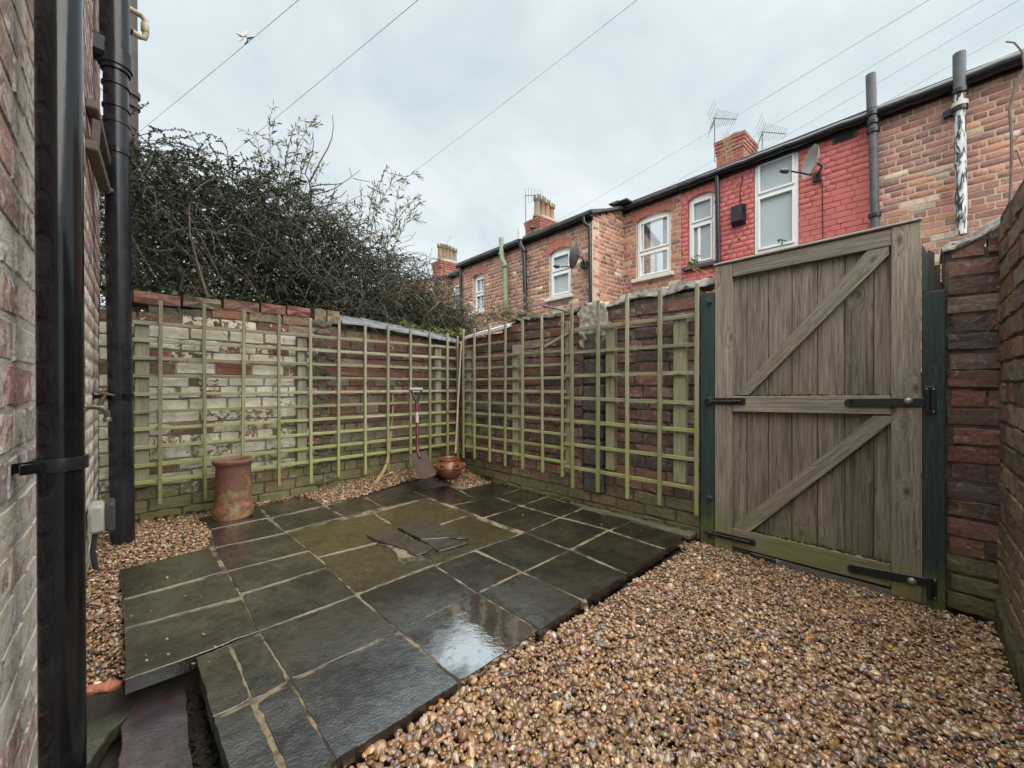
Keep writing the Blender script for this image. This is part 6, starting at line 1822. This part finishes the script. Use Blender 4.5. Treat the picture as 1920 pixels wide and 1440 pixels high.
# twigs
nT = 6200
u = NR.uniform(u_lo, u_hi, nT)
hh = np.array([H(a) for a in u])
k = NR.beta(1.15, 1.0, nT)
zb = 1.50
z = zb + (hh - 0.16 - zb).clip(0.02) * k
v = NR.uniform(3.98, 5.5, nT) - 0.10 * (1 - k)
dirx = NR.normal(0.15, 0.75, nT); diry = NR.normal(-0.15, 0.55, nT); dirz = NR.normal(0.42, 0.45, nT)
L = NR.uniform(0.20, 0.46, nT)
PT = arcs(np.stack([u, v, z], 1), np.stack([dirx, diry, dirz], 1), L, NR.uniform(0.1, 0.75, nT), 7, 0.05)
# long arching sprays that break the outline
nL = 330
ul = NR.uniform(u_lo + 0.05, u_hi - 0.1, nL); hl = np.array([H(a) for a in ul])
vl = NR.uniform(4.0, 4.8, nL)
PL = arcs(np.stack([ul, vl, hl - NR.uniform(0.15, 0.45, nL)], 1), np.stack([NR.normal(0.35, 0.6, nL), NR.normal(-0.1, 0.35, nL), NR.uniform(0.35, 1.1, nL)], 1), NR.uniform(0.28, 0.60, nL), NR.uniform(0.2, 0.8, nL), 9, 0.05)
# sparse pale arching shoots towards the low end
nA = 150
ua_ = NR.uniform(1.15, u_hi - 0.05, nA); ha_ = np.array([H(a) for a in ua_])
PA_ = arcs(np.stack([ua_, NR.uniform(4.0, 4.7, nA), ha_ - NR.uniform(0.12, 0.4, nA)], 1), np.stack([NR.normal(0.55, 0.5, nA), NR.normal(-0.05, 0.3, nA), NR.uniform(0.4, 1.0, nA)], 1), NR.uniform(0.4, 0.85, nA), NR.uniform(0.15, 0.6, nA), 10, 0.06)
stems_mesh('pale_twigs', PA_, np.full(nA, 0.0032), np.full(nA, 0.0011), M['bare'], shrub)
b3, t3 = along_twigs(PA_, 26, 0.2)
leaves_mesh('pale_sprays', b3, t3 * 0.6 + NR.normal(0, 0.6, b3.shape), NR.uniform(0.011, 0.018, len(b3)), NR.uniform(0.007, 0.010, len(b3)), M['leaf_mid'], shrub)
# drooping sprays in front, over the wall top
nF = 320
uf = NR.uniform(u_lo + 0.05, u_hi - 0.2, nF)
PF = arcs(np.stack([uf, NR.uniform(3.9, 4.15, nF), np.array([zb + (H(a) - zb) * R.uniform(0.15, 0.9) for a in uf])], 1), np.stack([NR.normal(0.3, 0.6, nF), NR.normal(-0.25, 0.2, nF), NR.normal(0.35, 0.3, nF)], 1), NR.uniform(0.3, 0.55, nF), NR.uniform(0.5, 1.25, nF), 9, 0.04)
keep = PF[:, :, 2].min(1) > 1.52
PF = PF[keep]
stems_mesh('twigs', PT, NR.uniform(0.0022, 0.0042, nT), np.full(nT, 0.0010), M['twig'], shrub)
stems_mesh('long_twigs', np.concatenate([PL, PF]), np.full(nL + len(PF), 0.0036), np.full(nL + len(PF), 0.0012), M['bare'], shrub)
b1, t1 = along_twigs(PT, 46); b2, t2 = along_twigs(np.concatenate([PL, PF]), 46, 0.12)
bb, tt = b1, t1
keep = NR.rand(len(bb)) < np.where(bb[:, 1] < 4.15, np.clip(0.45 + 0.75 * (bb[:, 2] - 1.55), 0.4, 1), 1.0) * np.clip(1.0 - 0.55 * (bb[:, 0] - 1.3) * (bb[:, 2] > 1.95), 0.35, 1)
bb, tt = bb[keep], tt[keep]
dd = tt * 0.55 + NR.normal(0, 0.62, bb.shape)
crown = leaves_mesh('crown', bb, dd, NR.uniform(0.014, 0.025, len(bb)), NR.uniform(0.010, 0.0155, len(bb)), M['leaf_dark'], shrub)

leaves_mesh('sprays', b2, t2 * 0.6 + NR.normal(0, 0.6, b2.shape), NR.uniform(0.013, 0.021, len(b2)), NR.uniform(0.009, 0.013, len(b2)), M['leaf_mid'], shrub)

# paler airy bush by the corner
bush = thing('airy_shrub', 'small airy olive leaved shrub spilling over the slate coping in the corner', 'shrub', (2.8, 4.3, 1.3))
nB = 420
ub2 = NR.uniform(1.75, 3.25, nB); 
HB = interp([(1.6, 1.9), (2.1, 2.0), (2.6, 1.92), (3.0, 1.78), (3.3, 1.62)])
zb2 = np.array([1.42 + (HB(a) - 1.55) * R.uniform(0, 1) for a in ub2])
PB_ = arcs(np.stack([ub2, NR.uniform(3.95, 4.6, nB), zb2], 1), np.stack([NR.normal(0.2, 0.6, nB), NR.normal(-0.15, 0.5, nB), NR.uniform(0.2, 1.0, nB)], 1), NR.uniform(0.16, 0.34, nB), NR.uniform(0.2, 0.9, nB), 7, 0.05)
stems_mesh('trunk', PB_, np.full(nB, 0.0026), np.full(nB, 0.001), M['bare'], bush)
b1, t1 = along_twigs(PB_, 34)
leaves_mesh('crown', b1, t1 * 0.5 + NR.normal(0, 0.6, b1.shape), NR.uniform(0.010, 0.017, len(b1)), NR.uniform(0.006, 0.010, len(b1)), M['leaf_olive'], bush)
crp = thing('creeper', 'bright yellow green creeper leaves over the coping where the two walls meet', 'plant', (2.75, 3.85, 1.55))
nC = 60
p0 = np.stack([NR.uniform(2.15, 2.95, nC), NR.uniform(3.76, 3.98, nC), NR.uniform(1.53, 1.60, nC)], 1)
PC = arcs(p0, np.stack([NR.normal(0.3, 0.6, nC), NR.normal(-0.25, 0.3, nC), NR.uniform(0.2, 0.8, nC)], 1), NR.uniform(0.10, 0.2, nC), NR.uniform(0.4, 1.2, nC), 6, 0.04)
PC[..., 2] = np.maximum(PC[..., 2], 1.545)
stems_mesh('stem', PC, np.full(nC, 0.002), np.full(nC, 0.001), M['stem'], crp)
b1, t1 = along_twigs(PC, 14)
leaves_mesh('foliage', b1, t1 * 0.3 + NR.normal(0, 0.6, b1.shape) + np.array([-.2, -.3, .2]), NR.uniform(0.018, 0.03, len(b1)), NR.uniform(0.012, 0.02, len(b1)), M['leaf_light'], crp)

# ivy along the wall top under the big shrub
ivy = thing('ivy', 'glossy green ivy leaves creeping on top of the lime washed wall', 'plant', (0.4, 3.95, 1.6))
nI = 260
bI = np.stack([NR.uniform(-0.02, 1.05, nI), NR.uniform(3.86, 4.15, nI), NR.uniform(1.60, 1.68, nI)], 1)
bI = np.concatenate([bI, np.stack([NR.normal(0.30, 0.05, 26), NR.normal(4.02, 0.03, 26), NR.normal(1.86, 0.05, 26)], 1)])
leaves_mesh('foliage', bI, NR.normal(0, 0.6, bI.shape) + np.array([0, -0.5, 0.25]), NR.uniform(0.035, 0.065, len(bI)), NR.uniform(0.03, 0.055, len(bI)), M['leaf_ivy'], ivy, 0.12, 0.08)

# grey green lanceolate shoots standing up out of the shrub
def shoot(label, base, stems, dep, leaf=0.072):
    t = thing('willow_shoot', label, 'shrub', at_depth(*base, dep), 'pale leaved shoots above the dark shrub')
    P = []
    for st in stems:
        pts = [at_depth(x, y, dep + R.uniform(-0.12, 0.12)) for (x, y) in st]
        a, b, c = np.array(pts[0]), np.array(pts[len(pts) // 2]), np.array(pts[-1])
        tt_ = np.linspace(0, 1, 9)[:, None]
        P.append(a * (1 - tt_) ** 2 + (2 * b - (a + c) / 2) * 2 * tt_ * (1 - tt_) + c * tt_ ** 2)
    P = np.array(P)
    stems_mesh('stem', P, np.full(len(P), 0.005), np.full(len(P), 0.0016), M['bare'], t)
    # side twigs
    q, tg = along_twigs(P, 9, 0.35)
    n = len(q)
    S = arcs(q, tg * 0.7 + NR.normal(0, 0.55, q.shape), NR.uniform(0.08, 0.2, n), NR.uniform(0, 0.5, n), 5, 0.05)
    stems_mesh('twigs', S, np.full(n, 0.0022), np.full(n, 0.001), M['bare'], t)
    b1, t1 = along_twigs(P, 22, 0.35); b2, t2 = along_twigs(S, 9, 0.1)
    b_, t_ = np.concatenate([b1, b2]), np.concatenate([t1, t2])
    leaves_mesh('foliage', b_, t_ * 0.8 + NR.normal(0, 0.42, b_.shape) + np.array([0.08, -0.08, 0.1]), NR.uniform(0.6, 1.15, len(b_)) * leaf, NR.uniform(0.010, 0.015, len(b_)), M['leaf_willow'], t, 0.2)
shoot('tall grey green leafy shoots standing above the middle of the dark shrub', (540, 470), [[(540, 470), (512, 330), (506, 215)], [(545, 470), (532, 330), (560, 225)], [(545, 460), (545, 320), (592, 220)], [(540, 470), (500, 330), (478, 250)], [(552, 460), (560, 350), (585, 262)], [(556, 470), (566, 400), (600, 322)], [(535, 470), (520, 400), (540, 290)]], 4.0)
shoot('pale leafy shoots leaning out over the low end of the dark shrub', (680, 520), [[(690, 520), (712, 380), (778, 326)], [(690, 520), (700, 400), (722, 318)], [(680, 520), (690, 420), (700, 350)], [(700, 530), (735, 430), (786, 368)], [(700, 530), (750, 440), (772, 395)], [(670, 520), (672, 440), (680, 380)], [(690, 530), (730, 450), (745, 352)], [(660, 520), (650, 460), (655, 400)]], 4.5)
sap = thing('bare_sapling', 'leafless forked sapling rising out of the dark shrub against the sky', 'tree', at_depth(560, 440, 4.1))
def sp_px(l): return [at_depth(450 + a / 3.892, 190 + b / 3.892, 4.1) for a, b in l]
for l, r0, r1 in (([(430, 960), (460, 900), (490, 850), (515, 780), (520, 700), (515, 640), (505, 580)], .012, .009), ([(505, 580), (475, 530), (500, 450), (528, 380), (537, 300), (530, 225)], .007, .003),
                  ([(510, 585), (545, 520), (590, 430), (640, 345), (670, 270), (681, 190), (675, 100)], .0085, .003), ([(518, 622), (600, 607), (690, 607), (745, 598), (810, 555), (880, 500)], .006, .002),
                  ([(530, 682), (620, 662), (700, 632), (750, 595)], .006, .004), ([(490, 890), (600, 822), (665, 750), (690, 650), (700, 598)], .007, .003), ([(672, 712), (735, 695), (780, 650)], .005, .0025),
                  ([(825, 562), (890, 578), (960, 590)], .004, .002), ([(812, 545), (805, 510), (797, 480)], .0035, .002), ([(618, 668), (645, 705), (672, 712)], .003, .002)):
    n_ = len(l)
    MB().tube(sp_px(l), [r0 + (r1 - r0) * i / (n_ - 1) for i in range(n_)], 6).build('trunk' if r0 > 0.011 else 'branch', M['bare'], sap, 60)

# self seeded plants along the gate wall
def weed(name, label, base, stems, leaf_n, leaf_l, leaf_w, mat, cat='plant', dep=None, fr=None, off=-0.05, smat='stem', spread=0.5, r=0.0028):
    P0 = fr.px(*base, off); t = thing(name, label, cat, P0)
    P = []
    for st in stems:
        p = [np.array(fr.px(x, y, off + R.uniform(-0.06, 0.02))) for (x, y) in st]
        tt_ = np.linspace(0, 1, 7)[:, None]
        P.append(p[0] * (1 - tt_) ** 2 + (2 * p[1] - (p[0] + p[2]) / 2) * 2 * tt_ * (1 - tt_) + p[2] * tt_ ** 2)
    P = np.array(P); stems_mesh('stem', P, np.full(len(P), r), np.full(len(P), r * 0.4), M[smat], t)
    if leaf_n:
        b1, t1 = along_twigs(P, leaf_n, 0.3)
        leaves_mesh('foliage', b1, t1 * 0.5 + NR.normal(0, spread, b1.shape), NR.uniform(0.6, 1.1, len(b1)) * leaf_l, leaf_w, M[mat], t)
    return t, P
sts = [[(960, 604), (R.uniform(905, 1000), 590), (R.uniform(895, 1012), R.uniform(545, 596))] for _ in range(34)]
weed('buddleia', 'grey leaved buddleia with spent flower spikes behind the wall below the pipes', (960, 600), sts, 22, 0.045, 0.011, 'leaf_buddleia', fr=WB, off=-0.32, spread=0.6)
sts = [[(905, 612), (R.uniform(880, 930), 598), (R.uniform(868, 945), R.uniform(575, 605))] for _ in range(16)]
weed('buddleia', 'low straggly buddleia behind the pale coping stone near the corner', (905, 610), sts, 16, 0.04, 0.010, 'leaf_buddleia', fr=WB, off=-0.30, spread=0.6)
sts = [[(1303, 508), (1303 + R.uniform(-6, 6), 497), (1303 + R.uniform(-16, 16), R.uniform(478, 506))] for _ in range(9)]
weed('seedling', 'fresh green seedling with narrow leaves rooted in the wall mortar', (1303, 508), sts, 4, 0.055, 0.012, 'leaf_light', fr=WB, off=-0.10, spread=0.4, r=0.003)
weed('dead_stalk', 'two dead stalks arching from the wall across the brick house', (1312, 522), [[(1318, 524), (1290, 490), (1264, 470)], [(1294, 500), (1282, 470), (1275, 440)], [(1340, 520), (1318, 508), (1302, 500)]], 2, 0.03, 0.006, 'leaf_buddleia', fr=WB, off=-0.10)
sts = [[(1372, 480), (1378, 462), (1385, 447)], [(1374, 480), (1368, 468), (1370, 458)], [(1462, 462), (1460, 455), (1458, 450)], [(1465, 460), (1467, 455), (1468, 452)]]
t_, P_ = weed('seed_head', 'thin stems with dark seed heads showing above the gate top rail', (1372, 482), sts, 3, 0.012, 0.006, 'leaf_dark', fr=WB, off=-0.25, smat='twig', r=0.002)
lumps(t_, 'seeds', M['twig'], [V(p[-1]) + V((R.gauss(0, .01), R.gauss(0, .01), R.gauss(0, .008))) for p in P_ for _ in range(4)], 0.004, 0.008)['kind'] = 'stuff'
br_ = thing('bare_bramble', 'leafless thorny bramble stem standing against the pale house by the corner', 'plant', WB.px(1894, 398, -0.1))
for l, r in (([(1893, 400), (1896, 340), (1897, 262), (1893, 205), (1905, 160), (1921, 128)], 0.0055), ([(1896, 270), (1910, 255), (1924, 245)], 0.003), ([(1897, 300), (1906, 282), (1918, 312)], 0.003), ([(1921, 128), (1916, 96), (1902, 80), (1886, 78)], 0.0035)):
    MB().tube([WB.px(x, y, -0.12) for (x, y) in l], r, 6).build('stem', M['bare'], br_, 60)

# ------------------------------------------------------------------ overhead cables and the bird
def cable(label, a, b, da, db, sag=0.05, r=0.0042):
    A, B = at_depth(*a, da), at_depth(*b, db); A = A + (A - B) * 0.25
    pts = [A.lerp(B, i / 24) - UP * (sag * 4 * (i / 24) * (1 - i / 24)) for i in range(25)]
    o = MB().tube(pts, r, 6).build('overhead_cable', M['wire'], None, 60)
    tag(o, label, 'cable', 'overhead telephone cables', 'thing')
cable('overhead cable with the pale bird beside it, ending behind the shrub top', (557, 0), (262, 246), 4.6, 8.5, 0.02)
cable('overhead cable slanting to the tall leafy shoots', (781, 0), (400, 316), 4.6, 8.5, 0.02)
cable('overhead cable crossing the open sky down to the leaning pale shoots', (1190, 0), (715, 368), 5.0, 9.5, 0.03)
cable('overhead cable running down to the arched window house roof', (1735, 0), (1050, 412), 5.0, 13.5, 0.04)
cable('overhead cable passing just above the chimney without pots', (1837, 0), (1180, 392), 5.0, 12.5, 0.03)
cable('overhead cable passing over the second television aerial', (1905, 0), (1350, 325), 5.0, 11.0, 0.03)
cable('lowest overhead cable sagging to the red house by its extractor cowl', (1925, 38), (1378, 346), 4.6, 6.55, 0.03)
bd = at_depth(452, 66.5, 5.2)
bird = thing('bird', 'pale bird with spread wings flying beside the overhead cable', 'bird', bd)
def bp(x, y, o=0.0): return at_depth(420 + x / 14.4, 20 + y / 14.4, 5.2 + o)
mb = MB(); mb.tube([bp(335, 615), bp(365, 612), bp(410, 640), bp(470, 670), bp(520, 690), bp(555, 700)], [0.003, 0.010, 0.016, 0.017, 0.010, 0.004], 10); mb.build('body', M['bird'], bird, 60)
for w in ([(430, 625), (520, 575), (600, 525), (635, 515), (655, 560), (640, 640), (570, 660), (500, 665)], [(400, 650), (385, 740), (350, 790), (370, 815), (420, 820), (480, 785), (520, 740), (500, 690)]):
    MB().prism([bp(*q) for q in w], V((0.006, 0.006, 0.003)), 0.002).build('wing', M['bird'], bird, 30)
clip = thing('cable_clip', 'small dark twisted clip on the overhead cable next to the bird', 'clip', bp(640, 780))
MB().tube([bp(530, 690), bp(590, 700), bp(640, 740), bp(640, 820), bp(590, 890), bp(545, 905)], [0.003, 0.006, 0.010, 0.009, 0.008, 0.004], 7).build('hook', M['black_iron'], clip, 60)
MB().tube([bp(640, 750), bp(700, 735), bp(820, 715)], [0.009, 0.010, 0.004], 7).build('jaw', M['black_iron'], clip, 60)
MB().tube([bp(650, 745), bp(700, 760), bp(750, 785)], [0.008, 0.006, 0.004], 7).build('jaw', M['black_iron'], clip, 60)
